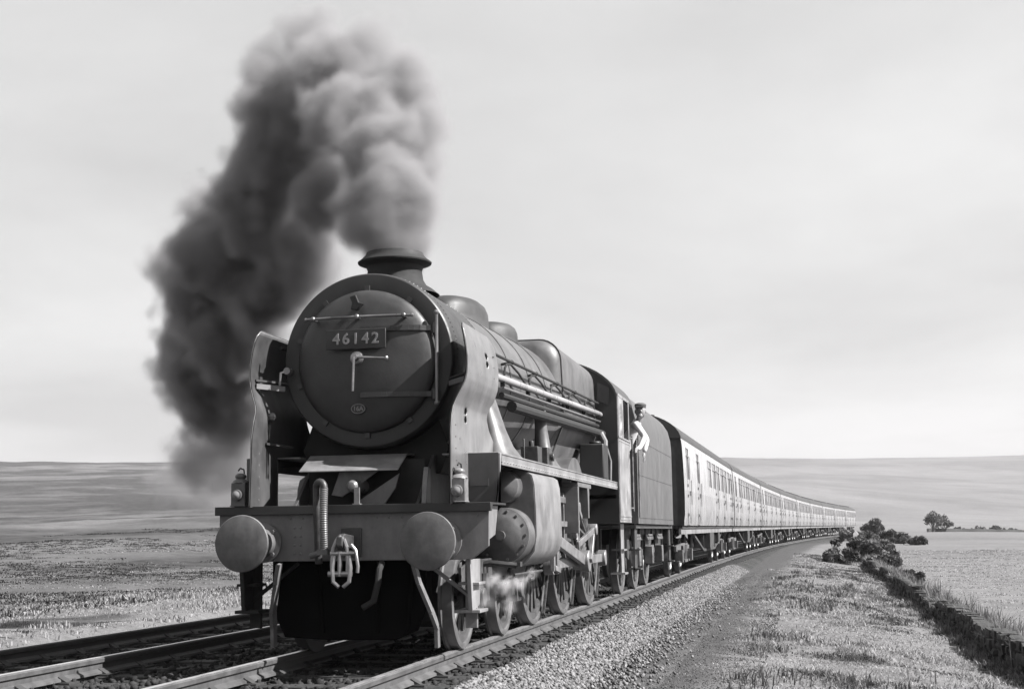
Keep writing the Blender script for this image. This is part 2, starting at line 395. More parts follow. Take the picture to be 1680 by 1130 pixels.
# ballast bed: one sheet with its shoulders, following the line
def ribbon(name, xs, zs, ys, m, kind, jit=0.):
    V = []; F = []; k = len(xs)
    for y in ys:
        for x, z in zip(xs, zs):
            V.append(trk(x+rng.uniform(-jit, jit), y, z+rng.uniform(-jit, jit)*.5))
    for i in range(len(ys)-1):
        for j in range(k-1): F.append((i*k+j, i*k+j+1, (i+1)*k+j+1, (i+1)*k+j))
    o = npmesh(name, V, F, m, smooth=True); o['kind'] = kind; return o
def ballast_material():
    m = bpy.data.materials.new('ballast_bed'); m.use_nodes = True; t = m.node_tree; n = t.nodes; l = t.links; b = n['Principled BSDF']
    b.inputs['Roughness'].default_value = .95; b.inputs['Specular IOR Level'].default_value = .2
    c = n.new('ShaderNodeTexCoord'); v = n.new('ShaderNodeTexVoronoi'); v.inputs['Scale'].default_value = 17; l.new(c.outputs['Object'], v.inputs['Vector'])
    r = n.new('ShaderNodeMapRange'); sp = n.new('ShaderNodeSeparateColor'); l.new(v.outputs['Color'], sp.inputs[0]); l.new(sp.outputs[0], r.inputs[0])
    r.inputs[3].default_value = .02; r.inputs[4].default_value = .06
    q = n.new('ShaderNodeTexNoise'); q.inputs['Scale'].default_value = .8; q.inputs['Detail'].default_value = 5; l.new(c.outputs['Object'], q.inputs['Vector'])
    mm = n.new('ShaderNodeMath'); mm.operation = 'MULTIPLY'; l.new(r.outputs[0], mm.inputs[0])
    r2 = n.new('ShaderNodeMapRange'); l.new(q.outputs[0], r2.inputs[0]); r2.inputs[1].default_value = .3; r2.inputs[2].default_value = .7; r2.inputs[3].default_value = .65; r2.inputs[4].default_value = 1.25
    l.new(r2.outputs[0], mm.inputs[1]); cb = n.new('ShaderNodeCombineColor')
    for i in range(3): l.new(mm.outputs[0], cb.inputs[i])
    l.new(cb.outputs[0], b.inputs['Base Color'])
    bp = n.new('ShaderNodeBump'); bp.inputs['Strength'].default_value = 1; bp.inputs['Distance'].default_value = .05
    l.new(v.outputs['Distance'], bp.inputs['Height']); bp.invert = True; l.new(bp.outputs[0], b.inputs['Normal'])
    return m
bm_ = ballast_material()
ysb = [-14+.5*i for i in range(90)] + [31+3*i for i in range(90)]
ribbon('ballast_bed', [-5.35, -4.75, -4.3, -2.3, -1.2, 1.25, 1.5, 1.75, 2.0], [-.47, -.24, -.19, -.19, -.19, -.19, -.24, -.36, -.5], ysb, bm_, 'structure', .015)
cinder = mat('cinder_path', .055, .95, var=.5, scale=6, bump=.7, bscale=30, spec=.2)
ribbon('cess_path', [1.7, 1.95, 2.2, 2.4, 2.6, 2.8], [-.47, -.42, -.415, -.415, -.425, -.50], ysb, cinder, 'structure', .012)

# ------------------------------------------------------------------ track
def make_rail(side, xc, y0, y1, parent):
    ys = []; y = y0
    while y < y1: ys.append(y); y += 1.5 if y < 60 else 4
    prof = [(-.035, -.012), (-.026, 0), (.026, 0), (.035, -.012), (.032, -.046), (.011, -.058), (.011, -.105), (.055, -.128), (.06, -.148), (-.06, -.148), (-.055, -.128), (-.011, -.105), (-.011, -.058), (-.032, -.046)]
    x = xc+side*.7535
    r = MB().loft([[trk(x+px, y, pz) for px, pz in prof] for y in ys]).build('rail', railm, parent, smooth=30)
    MB().loft([[trk(x+px, y, pz) for px, pz in [(-.027, .0005), (.027, .0005), (.027, .003), (-.027, .003)]] for y in ys]).build('rail_head', railtop, r)
def make_track(xc, label, y0, y1, ysl):
    t = thing('railway_track', label, 'railway track')
    for s in (-1, 1): make_rail(s, xc, y0, y1, t)
    def chair_mb():
        m = MB(); m.box((0, 0, -.160), (.34, .19, .018))
        for q in (-1, 1):
            m.prism([(q*.035, -.15), (q*.12, -.148), (q*.06, -.115), (q*.036, -.10)], 'y', -.05, .05)
            m.cyl((q*.14, .05, -.15), (q*.14, .05, -.125), .018, n=6)
        return m
    sl0 = ch0 = None
    y = y0+.3
    while y < ysl:
        if sl0 is None:
            sl0 = MB().box((0, 0, -.232), (2.6, .254, .125)).build('sleeper', sleeperm, t, bev=.01); sl = sl0
            c1 = chair_mb().build('rail_chair', mat('chair_iron', .03, .7, var=.4), sl); c1.location = (-.7535, 0, 0)
            c2 = c1.copy(); COL.objects.link(c2); c2.parent = sl; c2.location = (.7535, 0, 0)
        else:
            sl = sl0.copy(); COL.objects.link(sl); sl.parent = t
            for cc in (c1, c2):
                c = cc.copy(); COL.objects.link(c); c.parent = sl
        sl.location = trk(xc+rng.uniform(-.02, .02), y, rng.uniform(-.003, .003)); sl.rotation_euler = (0, 0, -math.atan(max(0, y-12)/1750)+rng.uniform(-.01, .01))
        y += .762
    return t
make_track(0, 'railway track that carries the steam train, one rail bright in the sun', -14, 262, 92)
make_track(-3.27, 'empty second railway track lying in the shadow of the train', -14, 262, 40)

# loose ballast stones
def stones(name, pts, size, m, kind='stuff'):
    base = np.array([(1, 0, 0), (-1, 0, 0), (0, 1, 0), (0, -1, 0), (0, 0, 1), (0, 0, -1), (.6, .6, .5), (-.6, -.6, .5)], float)
    tri = np.array([(0, 6, 4), (6, 2, 4), (2, 1, 4), (1, 7, 4), (7, 3, 4), (3, 0, 4), (0, 2, 6), (1, 3, 7), (0, 3, 5), (3, 1, 5), (1, 2, 5), (2, 0, 5)])
    r = np.random.RandomState(3); n = len(pts)
    sc_ = (size*r.uniform(.55, 1.35, (n, 1, 1)))*r.uniform(.6, 1.2, (n, 1, 3))
    V = base[None]*(1+r.uniform(-.28, .28, (n, 8, 1)))*sc_
    a = r.uniform(0, 2*PI, n); b = r.uniform(-.7, .7, n)
    ca, sa, cb, sb = np.cos(a), np.sin(a), np.cos(b), np.sin(b)
    x, y, z = V[..., 0], V[..., 1], V[..., 2]
    y, z = y*cb[:, None]-z*sb[:, None], y*sb[:, None]+z*cb[:, None]
    x, y = x*ca[:, None]-y*sa[:, None], x*sa[:, None]+y*ca[:, None]
    V = np.stack([x, y, z], -1)+np.asarray(pts)[:, None]
    Fs = (tri[None]+8*np.arange(n)[:, None, None]).reshape(-1, 3)
    o = npmesh(name, V.reshape(-1, 3), Fs, m, attr=np.repeat(r.rand(n), 8)); o['kind'] = kind; return o
def tone_material(name, lo, hi, rough=.9, trans=0.):
    m = bpy.data.materials.new(name); m.use_nodes = True; t = m.node_tree; b = t.nodes['Principled BSDF']
    b.inputs['Roughness'].default_value = rough; b.inputs['Specular IOR Level'].default_value = .2
    a = t.nodes.new('ShaderNodeAttribute'); a.attribute_name = 'tone'
    r = t.nodes.new('ShaderNodeValToRGB'); t.links.new(a.outputs['Fac'], r.inputs[0])
    r.color_ramp.elements[0].color = G(lo); r.color_ramp.elements[1].color = G(hi)
    t.links.new(r.outputs[0], b.inputs['Base Color'])
    if trans:
        ou = t.nodes['Material Output']; tr = t.nodes.new('ShaderNodeBsdfTranslucent'); t.links.new(r.outputs[0], tr.inputs[0])
        mxs = t.nodes.new('ShaderNodeMixShader'); mxs.inputs[0].default_value = trans
        t.links.new(b.outputs[0], mxs.inputs[1]); t.links.new(tr.outputs[0], mxs.inputs[2]); t.links.new(mxs.outputs[0], ou.inputs[0])
    return m
stone_tone = tone_material('limestone_chips', .04, .20)
def bed_z(x):
    return np.interp(x, [-5.35, -4.75, -4.3, -2.3, -1.2, 1.25, 1.5, 1.75, 2.0], [-.47, -.24, -.19, -.19, -.19, -.19, -.24, -.36, -.5])
rs = np.random.RandomState(5)
n = 56000; yy = -2+np.power(rs.rand(n), 1.7)*42; xx = rs.uniform(1.22, 2.02, n)+.12*(fnoise(yy, yy*0, 40, .5)-.5)
p1 = np.stack([xx+txv(yy), yy, bed_z(xx)+rs.uniform(-.012, .03, n)+tzv(yy)], -1)
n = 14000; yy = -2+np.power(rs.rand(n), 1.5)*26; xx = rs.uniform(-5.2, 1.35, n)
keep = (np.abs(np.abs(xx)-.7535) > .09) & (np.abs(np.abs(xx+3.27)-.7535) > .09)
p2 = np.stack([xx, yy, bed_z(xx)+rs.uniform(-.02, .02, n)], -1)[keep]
n = 2500; yy = -2+np.power(rs.rand(n), 1.5)*30; xx = 1.95+np.abs(rs.normal(0, .28, n))
p3 = np.stack([xx+txv(yy), yy, np.full(n, -.40)+tzv(yy)], -1)
stones('ballast_stones', np.concatenate([p1, p3]), .021, stone_tone)
n = 16000; yy = -2+np.power(rs.rand(n), 1.6)*40; xx = rs.uniform(1.9, 3.6, n); zz_ = np.maximum(height(xx+txv(yy), yy), np.interp(xx, [1.95, 2.2, 2.4, 2.6, 2.8], [-.42, -.415, -.415, -.425, -.50])+tzv(yy))
stones('cinder_chips', np.stack([xx+txv(yy), yy, zz_], -1), .011, tone_material('cinder_tone', .02, .11))
stones('dark_ballast', p2, .034, tone_material('dark_chips', .010, .035))  # darker stones under the train and across the second track

# ------------------------------------------------------------------ steam locomotive
loco = thing('steam_locomotive', 'black fronted steam locomotive with number 46142 and smoke deflectors', 'steam locomotive')
ZC = 2.81
def both(fn):
    for sgn in (-1, 1): fn(sgn)
def digits_plate(parent):
    pl = MB().box((-.045, .262, 2.985), (.60, .02, .19)).build('number_plate', black, parent, bev=.004)
    for k, ch in enumerate('46142'):
        text_mesh(ch, .15, .003, 'digit', mat('worn_white', 0.16, .6, var=.3, scale=20), pl, (-.045+(k-2)*.098, .249, 2.985), (R(90), 0, 0))
# front end
beam = MB().prism([(-1.31, .98), (-1.22, .88), (1.14, .88), (1.30, 1.0), (1.31, 1.345), (-1.31, 1.345)], 'y', 0, .035).build('buffer_beam', red, loco, bev=.006)
rv = MB()
for x in [-1.2+.12*i for i in range(21)]:
    if abs(abs(x)-.867) > .24 and abs(x) > .2: rv.lathe((x, 0, 1.275), 'y', [(-.009, 0), (-.007, .008), (0, .013)], 8)
for x in (-.56, -.5, .5, .56):
    for z in (.95, 1.03, 1.11, 1.19): rv.lathe((x, 0, z), 'y', [(-.009, 0), (-.007, .008), (0, .013)], 8)
tag(rv.build('rivets', red, beam), kind='stuff')
MB().prism([(-.055, 1.315), (-.055, 1.395), (.62, 1.395), (.62, 1.375), (.04, 1.375), (.04, 1.347), (-.001, 1.347), (-.001, 1.315)], 'x', -1.335, 1.335).build('front_platform', black, loco, bev=.004)
def buffer(sg):
    x = sg*.867; z = 1.054
    b = MB().lathe((x, 0, z), 'y', [(0, .0), (0, .185), (-.03, .185), (-.035, .135), (-.27, .105), (-.285, .11), (-.30, .11), (-.30, 0)], 24).build('buffer', red, loco)
    MB().lathe((x, 0, z), 'y', [(-.29, 0), (-.29, .07), (-.50, .07), (-.50, 0)], 20).build('buffer_ram', steel, b)
    MB().lathe((x, 0, z), 'y', [(-.465, 0), (-.475, .07), (-.495, .22), (-.505, .25), (-.525, .257), (-.54, .25), (-.553, .2), (-.56, .1), (-.562, 0)], 40).build('buffer_head', redhead, b)
    m = MB()
    for a in (45, 135, 225, 315):
        m.lathe((x+.148*math.cos(R(a)), -.03, z+.148*math.sin(R(a))), 'y', [(-.03, 0), (-.03, .02), (0, .02)], 6)
    tag(m.build('bolts', red, b), kind='stuff')
both(buffer)
# hook and screw coupling
hk = MB().prism([(-.02, 1.11), (-.28, 1.13), (-.36, 1.10), (-.37, 1.02), (-.33, .98), (-.29, 1.0), (-.29, 1.05), (-.24, 1.05), (-.2, 1.0), (-.02, .99)], 'x', -.03, .03)
hk.box((0, -.012, 1.05), (.2, .025, .26))
hk.build('draw_hook', motion, loco, bev=.008)
cp = MB()
for s in (-1, 1):
    cp.tube([(s*.03, -.33, 1.08), (s*.065, -.335, 1.0), (s*.075, -.34, .86), (s*.07, -.34, .76)], .02, 8)
    cp.tube([(s*.07+.02, -.335, .94), (s*.085+.02, -.36, .82), (s*.075+.02, -.37, .70), (s*.02+.02, -.37, .655)], .019, 8)
cp.tube([(-.03, -.33, 1.08), (0, -.335, 1.10), (.03, -.33, 1.08)], .02, 8)
cp.cyl((-.11, -.34, .77), (.11, -.34, .77), .026, n=10); cp.cyl((-.09, -.335, .95), (.14, -.335, .95), .026, n=10)
cp.tube([(.10, -.33, 1.03), (.145, -.34, .98), (.17, -.345, .84), (.165, -.345, .78)], .016, 8)
cp.cyl((0, -.34, .97), (0, -.345, .75), .022, n=8)
cp.build('screw_coupling', steel, loco)
# vacuum standpipe with its hose
vp = MB()
arc = [(-.285+.045*(1-math.cos(a)), -.17-.10*math.sin(a)*0-.05*math.sin(a/2), 1.55+.055*math.sin(a)) for a in np.linspace(0, PI, 9)]
vp.tube([(-.285, -.10, .86), (-.285, -.12, 1.0), (-.285, -.16, 1.3), (-.285, -.17, 1.5)]+arc, .034, 12)
vp.build('vacuum_pipe', motion, loco)
hs = MB(); ptsh = []; rh = []
for i in range(60):
    t = i/59; ptsh.append((-.195+.012*math.sin(t*PI), -.215-.05*math.sin(t*PI), 1.55-.57*t)); rh.append(.033+.005*(i % 2))
hs.tube(ptsh, rh, 12); hs.box((-.20, -.22, .965), (.1, .07, .05)); hs.cyl((-.24, -.22, .955), (-.33, -.2, .93), .028)
hs.build('vacuum_hose', mat('rubber_hose', 0.08, .4, var=.2), loco)
MB().tube([(.30, -.03, .86), (.30, -.12, .80), (.30, -.16, .68), (.26, -.17, .52), (.16, -.17, .46)], .03, 10).build('steam_heating_pipe', soot, loco)
# front steps below the beam
def front_step(sg):
    m = MB(); x = sg*1.1
    m.prism([(.02, .88), (.44, .88), (.40, .46), (.10, .40)], 'x', x-.02, x+.02)
    m.box((x-sg*.03, .27, .41), (.24, .34, .03)); m.box((x-sg*.02, .25, .66), (.2, .26, .025))
    m.bar((x, .3, .5), (sg*.62, .3, .86), .06, .03)
    m.box((x-sg*.04, .32, .56), (.11, .05, .62))
    m.build('footstep', platem if sg > 0 else soot, loco, bev=.004)  # sun and shade painted in: pale step on sunny side, black on other
both(front_step)
def guard(sg):
    x = sg*.76
    pts = [(x-sg*.12, -.18, .86), (x-sg*.08, -.14, .68), (x, -.02, .42), (x+sg*.03, .08, .27), (x+sg*.03, .09, .09)]
    m = MB()
    for a, b in zip(pts, pts[1:]): m.bar(a, b, .032, .095, up=(0, 1, 0))
    m.build('guard_iron', mat('worn_iron', 0.1, .5, var=.4, scale=8), loco)
both(guard)
# frames
fr = MB()
for s in (-1, 1):
    fr.prism([(.04, .90), (.04, 1.372), (.14, 1.42), (.70, 1.88), (10.9, 1.70), (10.9, 1.0), (9.9, .95), (3.7, .95), (3.4, .92), (.5, .92)], 'x', s*.60-.016, s*.60+.016)
fr.box((0, 3.4, 1.15), (1.15, .04, .5)); fr.box((0, 6., 1.2), (1.15, .04, .6)); fr.box((0, 8.3, 1.2), (1.15, .04, .6)); fr.box((0, 5.5, 1.05), (.9, 10, .03))
fr.build('main_frames', platem if False else mat('frame_paint', 0.04, .5, var=.4, scale=5), loco, bev=.003)
# sloping cover over the inside cylinder, between the frames
cv = MB()
cv.loft([[(x, y, z) for y, z in ((.76, 1.90), (.48, 1.885), (.16, 1.725), (.16, 1.71), (.48, 1.865), (.76, 1.88))] for x in (-.583, .40)])
cv.build('inside_cylinder_cover', platem, loco, bev=.006)
MB().box((0, .46, 1.60), (1.16, .02, .46)).build('valve_front_plate', soot, loco)  # dark backing stands in for the shadow shapes on this face
MB().prism([(-.215, 1.715), (.192, 1.735), (-.051, 1.561), (-.19, 1.477), (-.294, 1.496)], 'y', .28, .30).build('lit_patch_plate', mat('stay_and_lit_patch_paint', .12, .45, var=.2), loco, bev=.003)  # sunlit band between cast shadows, modelled as a paler plate
MB().prism([(.378, 1.69), (.341, 1.553), (.233, 1.40), (-.081, 1.40)], 'y', .28, .30).build('lit_patch_plate', mat('stay_and_lit_patch_paint', .12), loco, bev=.003)  # second sunlit patch, likewise a paler plate
MB().lathe((-.05, .30, 1.575), 'y', [(-.17, 0), (-.165, .035), (-.14, .055), (-.05, .06), (.16, .08)], 20).build('valve_spindle_cover', lampm, loco)
MB().box((.05, .0, 1.475), (.05, .02, .16)).box((.05, .02, 1.40), (.07, .1, .012)).build('lamp_iron', platem, loco)
MB().prism([(.1, 1.397), (.26, 1.397), (.26, 1.72), (.2, 1.74), (.14, 1.6)], 'x', .64, .69).build('frame_bracket', lampm, loco, bev=.006)
# smokebox
MB().lathe((0, 0, ZC), 'y', [(.50, 0), (.50, .80), (.503, .83), (.515, .85), (.535, .862), (.57, .868), (2.1, .868), (2.12, .86)], 96).build('smokebox', smokebox_m, loco, smooth=50)
MB().lathe((0, 0, ZC), 'y', [(.499, .68), (.497, .70), (.497, .83), (.499, .845)], 96).build('smokebox_ring', mat('ring_paint', .016, .55, var=.3), loco, smooth=50)
sr = MB()
for y in (.66, 2.0):
    for k in range(60):
        a = PI*k/59; d = Vector((math.cos(a), 0, math.sin(a))); c = Vector((0, y, ZC))+d*.868
        sr.tube([c, c+d*.008], [.013, .006], 6)
tag(sr.build('rivets', smokebox_m, loco), kind='stuff')
sdl = MB().loft([[(-.75, y, 1.95), (-.62, y, 2.3), (-.5, y, 2.45), (.5, y, 2.45), (.62, y, 2.3), (.75, y, 1.95), (.66, y, 1.7), (-.66, y, 1.7)] for y in (.75, 2.0)])
sdl.build('saddle', soot, loco, bev=.01)
door = MB().lathe((0, 0, ZC-.015), 'y', [(.325, 0), (.328, .12), (.337, .28), (.355, .44), (.385, .57), (.415, .645), (.435, .672), (.452, .69), (.47, .70), (.50, .702)], 80).build('smokebox_door', smokebox_m, loco, smooth=50)
dz = ZC-.015
def dish(x, z):
    rr = math.hypot(x, z-dz); return float(np.interp(rr, [0, .12, .28, .44, .57, .645, .69], [.325, .328, .337, .355, .385, .415, .452]))
h = MB(); pts = [(x, .275+.05*(x/.55)**2, 3.205) for x in np.linspace(-.58, .50, 12)]
h.tube(pts, .014, 8)
for x in (-.5, -.04, .42):
    yk = .275+.05*(x/.55)**2
    h.cyl((x, yk-.012, 3.205), (x, dish(x, 3.205)+.02, 3.205), .016, n=8); h.ball((x, yk, 3.205), .026, 10)
h.ball((-.58, pts[0][1], 3.205), .02, 8); h.ball((.50, pts[-1][1], 3.205), .02, 8)
h.build('door_handrail', mat('polished_rail', 0.16, .35, metal=.5), door)
for z in (3.09, 2.45):
    hg = MB(); xs = np.linspace(-.02, .66, 14)
    for a, b in zip(xs, xs[1:]):
        ya, yb = dish(a, z)-.012, dish(b, z)-.012
        hg.bar((a, ya, z), (b, yb, z), .028, .05, up=(0, 0, 1))
    hg.cyl((.685, .45, z-.05), (.685, .45, z+.05), .028, n=12)
    hg.build('hinge_strap', smokebox_m, door)
MB().cyl((.71, .44, 2.38), (.71, .44, 3.22), .017, n=10).ball((.71, .44, 3.24), .028, 8).ball((.71, .44, 2.36), .028, 8).build('hinge_pin', mat('polished_rail', 0.16), door)
dh = MB(); dh.lathe((-.055, .33, 2.81), 'y', [(-.10, 0), (-.10, .03), (-.04, .035), (-.03, .06), (0, .07)], 16)
dh.tube([(-.055, .245, 2.81), (.18, .25, 2.795), (.255, .25, 2.79)], [.013, .011, .010], 8); dh.ball((.262, .25, 2.79), .022, 10)
dh.tube([(-.055, .225, 2.81), (-.06, .225, 2.66), (-.065, .225, 2.48)], [.013, .012, .012], 8)
dh.build('door_handle', steel, door)
digits_plate(door)
sp = MB().lathe((-.05, .325, 2.32), 'y', [(-.012, 0), (-.012, .05), (0, .055)], 24, sx=1.45, sy=1.).build('shed_plate', black, door)
sp.location = (0, .035, 0)
text_mesh('16A', .062, .003, 'shed_code', mat('worn_white', 0.16), sp, (-.05, .311, 2.32), (R(90), 0, 0))
rim = MB(); rim.tube([(-.05+.068*math.cos(a), .312, 2.32+.045*math.sin(a)) for a in np.linspace(0, 2*PI, 25)], .004, 6); rim.build('plate_rim', mat('worn_white', 0.16), sp)
MB().prism([(-.10, 3.28), (-.035, 3.27), (.03, 3.33), (-.02, 3.345), (-.05, 3.42), (-.11, 3.40), (-.085, 3.34)], 'y', .26, .30).box((-.06, .34, 3.31), (.05, .12, .03)).build('lamp_bracket', soot, door, bev=.005)
for k in range(10):
    a = R(18+36*k); c = (.725*math.cos(a), .49, dz+.725*math.sin(a))
    if abs(c[0]) > .62 and c[0] > 0: continue
    MB().box(c, (.05, .03, .05), Matrix.Rotation(-a, 3, 'Y')).build('door_dog', smokebox_m, door)
fx = MB()
for s in (-1,):
    fx.cyl((s*.80, .50, 2.72), (s*.80, .40, 2.72), .035, n=10); fx.tube([(s*.80, .42, 2.72), (s*.86, .40, 2.70), (s*.87, .40, 2.58)], .014, 8); pass
fx.build('steam_lance_cock', mat('polished_rail', 0.16), loco)
# chimney
ch = MB().lathe((0, 1.45, 0), 'z', [(3.60, .47), (3.66, .40), (3.70, .335), (3.76, .30), (3.86, .285), (3.90, .30), (3.925, .35), (3.935, .385), (3.95, .39), (3.975, .355), (4.02, .31), (4.05, .30), (4.055, .27), (4.0, .26), (3.5, .26)], 48).build('chimney', soot, loco, smooth=40)
# boiler
bo = MB().lathe((0, 0, 0), 'y', [(2.12, .60), (2.12, .845), (6.4, .92), (6.4, .6)], 80)
for v in bo.bm.verts: v.co.z += ZC+(v.co.y-2.12)*.008
bo.build('boiler', green, loco, smooth=50)
bb = MB()
def band(y, r, zc):
    m = MB(); m.lathe((0, y, zc), 'y', [(-.03, r-.01), (-.03, r+.006), (.03, r+.006), (.03, r-.01)], 80); m.build('boiler_band', mat('band_paint', 0.04, .3), loco, smooth=40)
for y in (2.2, 3.25, 4.3, 5.35): band(y, .845+.0175*(y-2.12), ZC+(y-2.12)*.008)
# Belpaire firebox
def fbx(y, w, top, r, bot=1.75, wb=.62):
    P = []
    zsh = top-r
    for a in np.linspace(0, PI/2, 8): P.append((w-r+r*math.cos(PI/2-a), y, zsh+r*math.cos(a)))
    P += [(w+.02, y, 2.95), (w+.02, y, 2.6), (wb+.12, y, 2.1), (wb, y, bot)]
    return [(-x, yy_, z) for x, yy_, z in P[::-1]] + P
fb = MB().loft([fbx(6.28, .80, 3.66, .34), fbx(6.33, .88, 3.73, .32), fbx(6.42, .92, 3.76, .30), fbx(9.5, .93, 3.74, .30)])
fb.build('firebox', green, loco, smooth=40)
fbb = MB().loft([fbx(6.40, .93, 3.772, .31), fbx(6.47, .93, 3.772, .31)], cap=True); fbb.build('firebox_band', mat('band_paint', 0.04), loco, smooth=40)
sv = MB()
for x in (-.16, .16): sv.lathe((x, 8.6, 0), 'z', [(3.72, .09), (3.80, .085), (3.84, .06), (3.93, .055), (3.93, 0)], 14)
sv.build('safety_valves', mat('polished_rail', 0.16), loco)
def dome(name, y, rx, ry, z0, z1):
    m = MB(); H = z1-z0
    m.lathe((0, y, z0), 'z', [(-.1, rx*1.18), (.02, rx*1.12), (.06, rx*1.02), (.4*H, rx), (.62*H, rx*.98), (.8*H, rx*.90), (.92*H, rx*.74), (.98*H, rx*.5), (H, rx*.2), (H, 0)], 40, sx=1, sy=ry/rx)
    m.build(name, mat('dome_paint', .035, .6, var=.3), loco, smooth=60)
dome('top_feed_cover', 4.15, .37, .80, 3.56, 3.985)
dome('steam_dome', 6.2, .35, .52, 3.62, 3.985)
# handrail and pipes along the boiler
for sg in (-1, 1):
    m = MB(); a0, a1 = Vector((sg*.95, .62, 2.98)), Vector((sg*1.0, 9.4, 3.13))
    m.cyl(a0, a1, .017, n=8)
    for k in range(6):
        p = a0.lerp(a1, (k+.5)/6); m.cyl(p, p-Vector((sg*.12, 0, .02)), .016, n=8); m.ball(p, .028, 8)
    m.build('handrail', soot, loco)
    if sg > 0:
        ej = MB().tube([(.93, 2.05, 2.78), (.97, 2.4, 2.775), (1.03, 9.2, 2.95), (1.03, 9.42, 2.95)], .04, 14).build('ejector_pipe', mat('pipe_paint', 0.22, .3, var=.2), loco)
        for k in range(5):
            y = 2.3+1.42*k; zp = 2.78+.0257*(y-2.4); zh = 2.98+.017*(y-.62); X_ = .985+.005*k
            MB().tube([(X_, y, zp+.04), (X_, y+.03, zp+.5*(zh-zp)), (X_, y+.12, zh-.06), (X_, y+.35, zh-.035), (X_, y+.8, zp+.62*(zh-zp)), (X_, y+1.25, zp+.05)], .013, 6).box((X_-.02, y, zp-.06), (.05, .025, .06)).build('pipe_bracket', soot, loco)
        MB().tube([(.95, 2.3, 2.60), (1.0, 9.3, 2.76)], .034, 8).build('steam_pipe', black, loco)
        MB().tube([(.99, 2.2, 2.67), (1.04, 9.3, 2.83)], .016, 8).build('lubrication_pipe', mat('polished_rail', 0.16), loco)
        MB().tube([(1.0, 2.6, 2.50), (1.06, 9.4, 2.64)], .06, 10).build('reach_rod', soot, loco)
# outside steam pipes down to the cylinders
def steam_pipe(sg):
    secs = []
    for z, w, l, xo in [(1.86, .30, .62, 1.02), (1.92, .25, .56, 1.01), (2.02, .19, .46, .98), (2.2, .155, .36, .93), (2.45, .14, .33, .86), (2.7, .13, .33, .78)]:
        secs.append([(sg*(xo+w*math.cos(a)*.8), 1.98+l/2*math.sin(a)*1.1, z) for a in np.linspace(0, 2*PI, 20, endpoint=False)])
    MB().loft(secs).build('outside_steam_pipe', mat('steam_pipe_paint', .10, .4), loco, smooth=60)
both(steam_pipe)
def bracket(sg):
    secs = [[(sg*(xo+w*.5*math.cos(a)), 4.75+l/2*math.sin(a), z) for a in np.linspace(0, 2*PI, 16, endpoint=False)] for z, w, l, xo in [(1.885, .44, .6, .98), (1.96, .34, .36, .97), (2.1, .22, .2, .95), (2.4, .16, .14, .93), (2.7, .14, .12, .92)]]
    MB().loft(secs).build('boiler_bracket', mat('steam_pipe_paint', .10), loco, smooth=60)
both(bracket)
# running boards with their valances and the drop at the front
def running(sg):
    m = MB()
    m.box((sg*1.0, 5.0, 1.875), (.56, 8.84, .016)); m.box((sg*1.262, 5.215, 1.825), (.02, 9.27, .115))
    m.build('running_board', platem, loco, bev=.003)
    d = MB().box((sg*1.115, .585, 1.63), (.325, .012, .495)); d.box((sg*1.09, .572, 1.60), (.18, .012, .07)); d.build('front_apron', mat('apron_paint', 0.06, .4, var=.2), loco)
    c = MB().prism([(.60, 1.37), (.60, 1.88), (.68, 1.88), (.64, 1.6), (.44, 1.30), (.34, 1.10), (.036, 1.05), (.036, 1.37)], 'x', sg*1.268, sg*1.288); c.build('platform_valance', platem, loco, bev=.003)
both(running)
# lubricators and small boxes on the running board
lb = MB()
lb.box((1.08, 3.9, 2.0), (.22, .34, .22)).box((1.08, 3.3, 1.99), (.2, .26, .2)).cyl((1.2, 3.9, 2.0), (1.24, 3.9, 2.0), .05, n=10)
lb.cyl((1.08, 3.3, 2.09), (1.08, 3.3, 2.16), .03, n=8).cyl((1.0, 3.0, 1.93), (1.0, 4.3, 2.02), .014, n=6).cyl((1.1, 2.75, 1.89), (1.1, 2.75, 2.15), .012, n=6)
lb.build('lubricator', motion, loco, bev=.008)
MB().box((1.08, 8.3, 2.15), (.36, .5, .52)).cyl((1.1, 8.3, 2.41), (1.1, 8.3, 2.46), .09, n=12).build('sandbox', black, loco, bev=.02)
MB().tube([(1.16, 8.9, 1.88), (1.16, 8.9, 2.5), (1.1, 8.9, 2.62)], .05, 10).tube([(1.2, 9.2, 1.9), (1.21, 9.2, 2.2), (1.15, 9.2, 2.42)], .018, 8).build('sand_pipe', platem, loco)
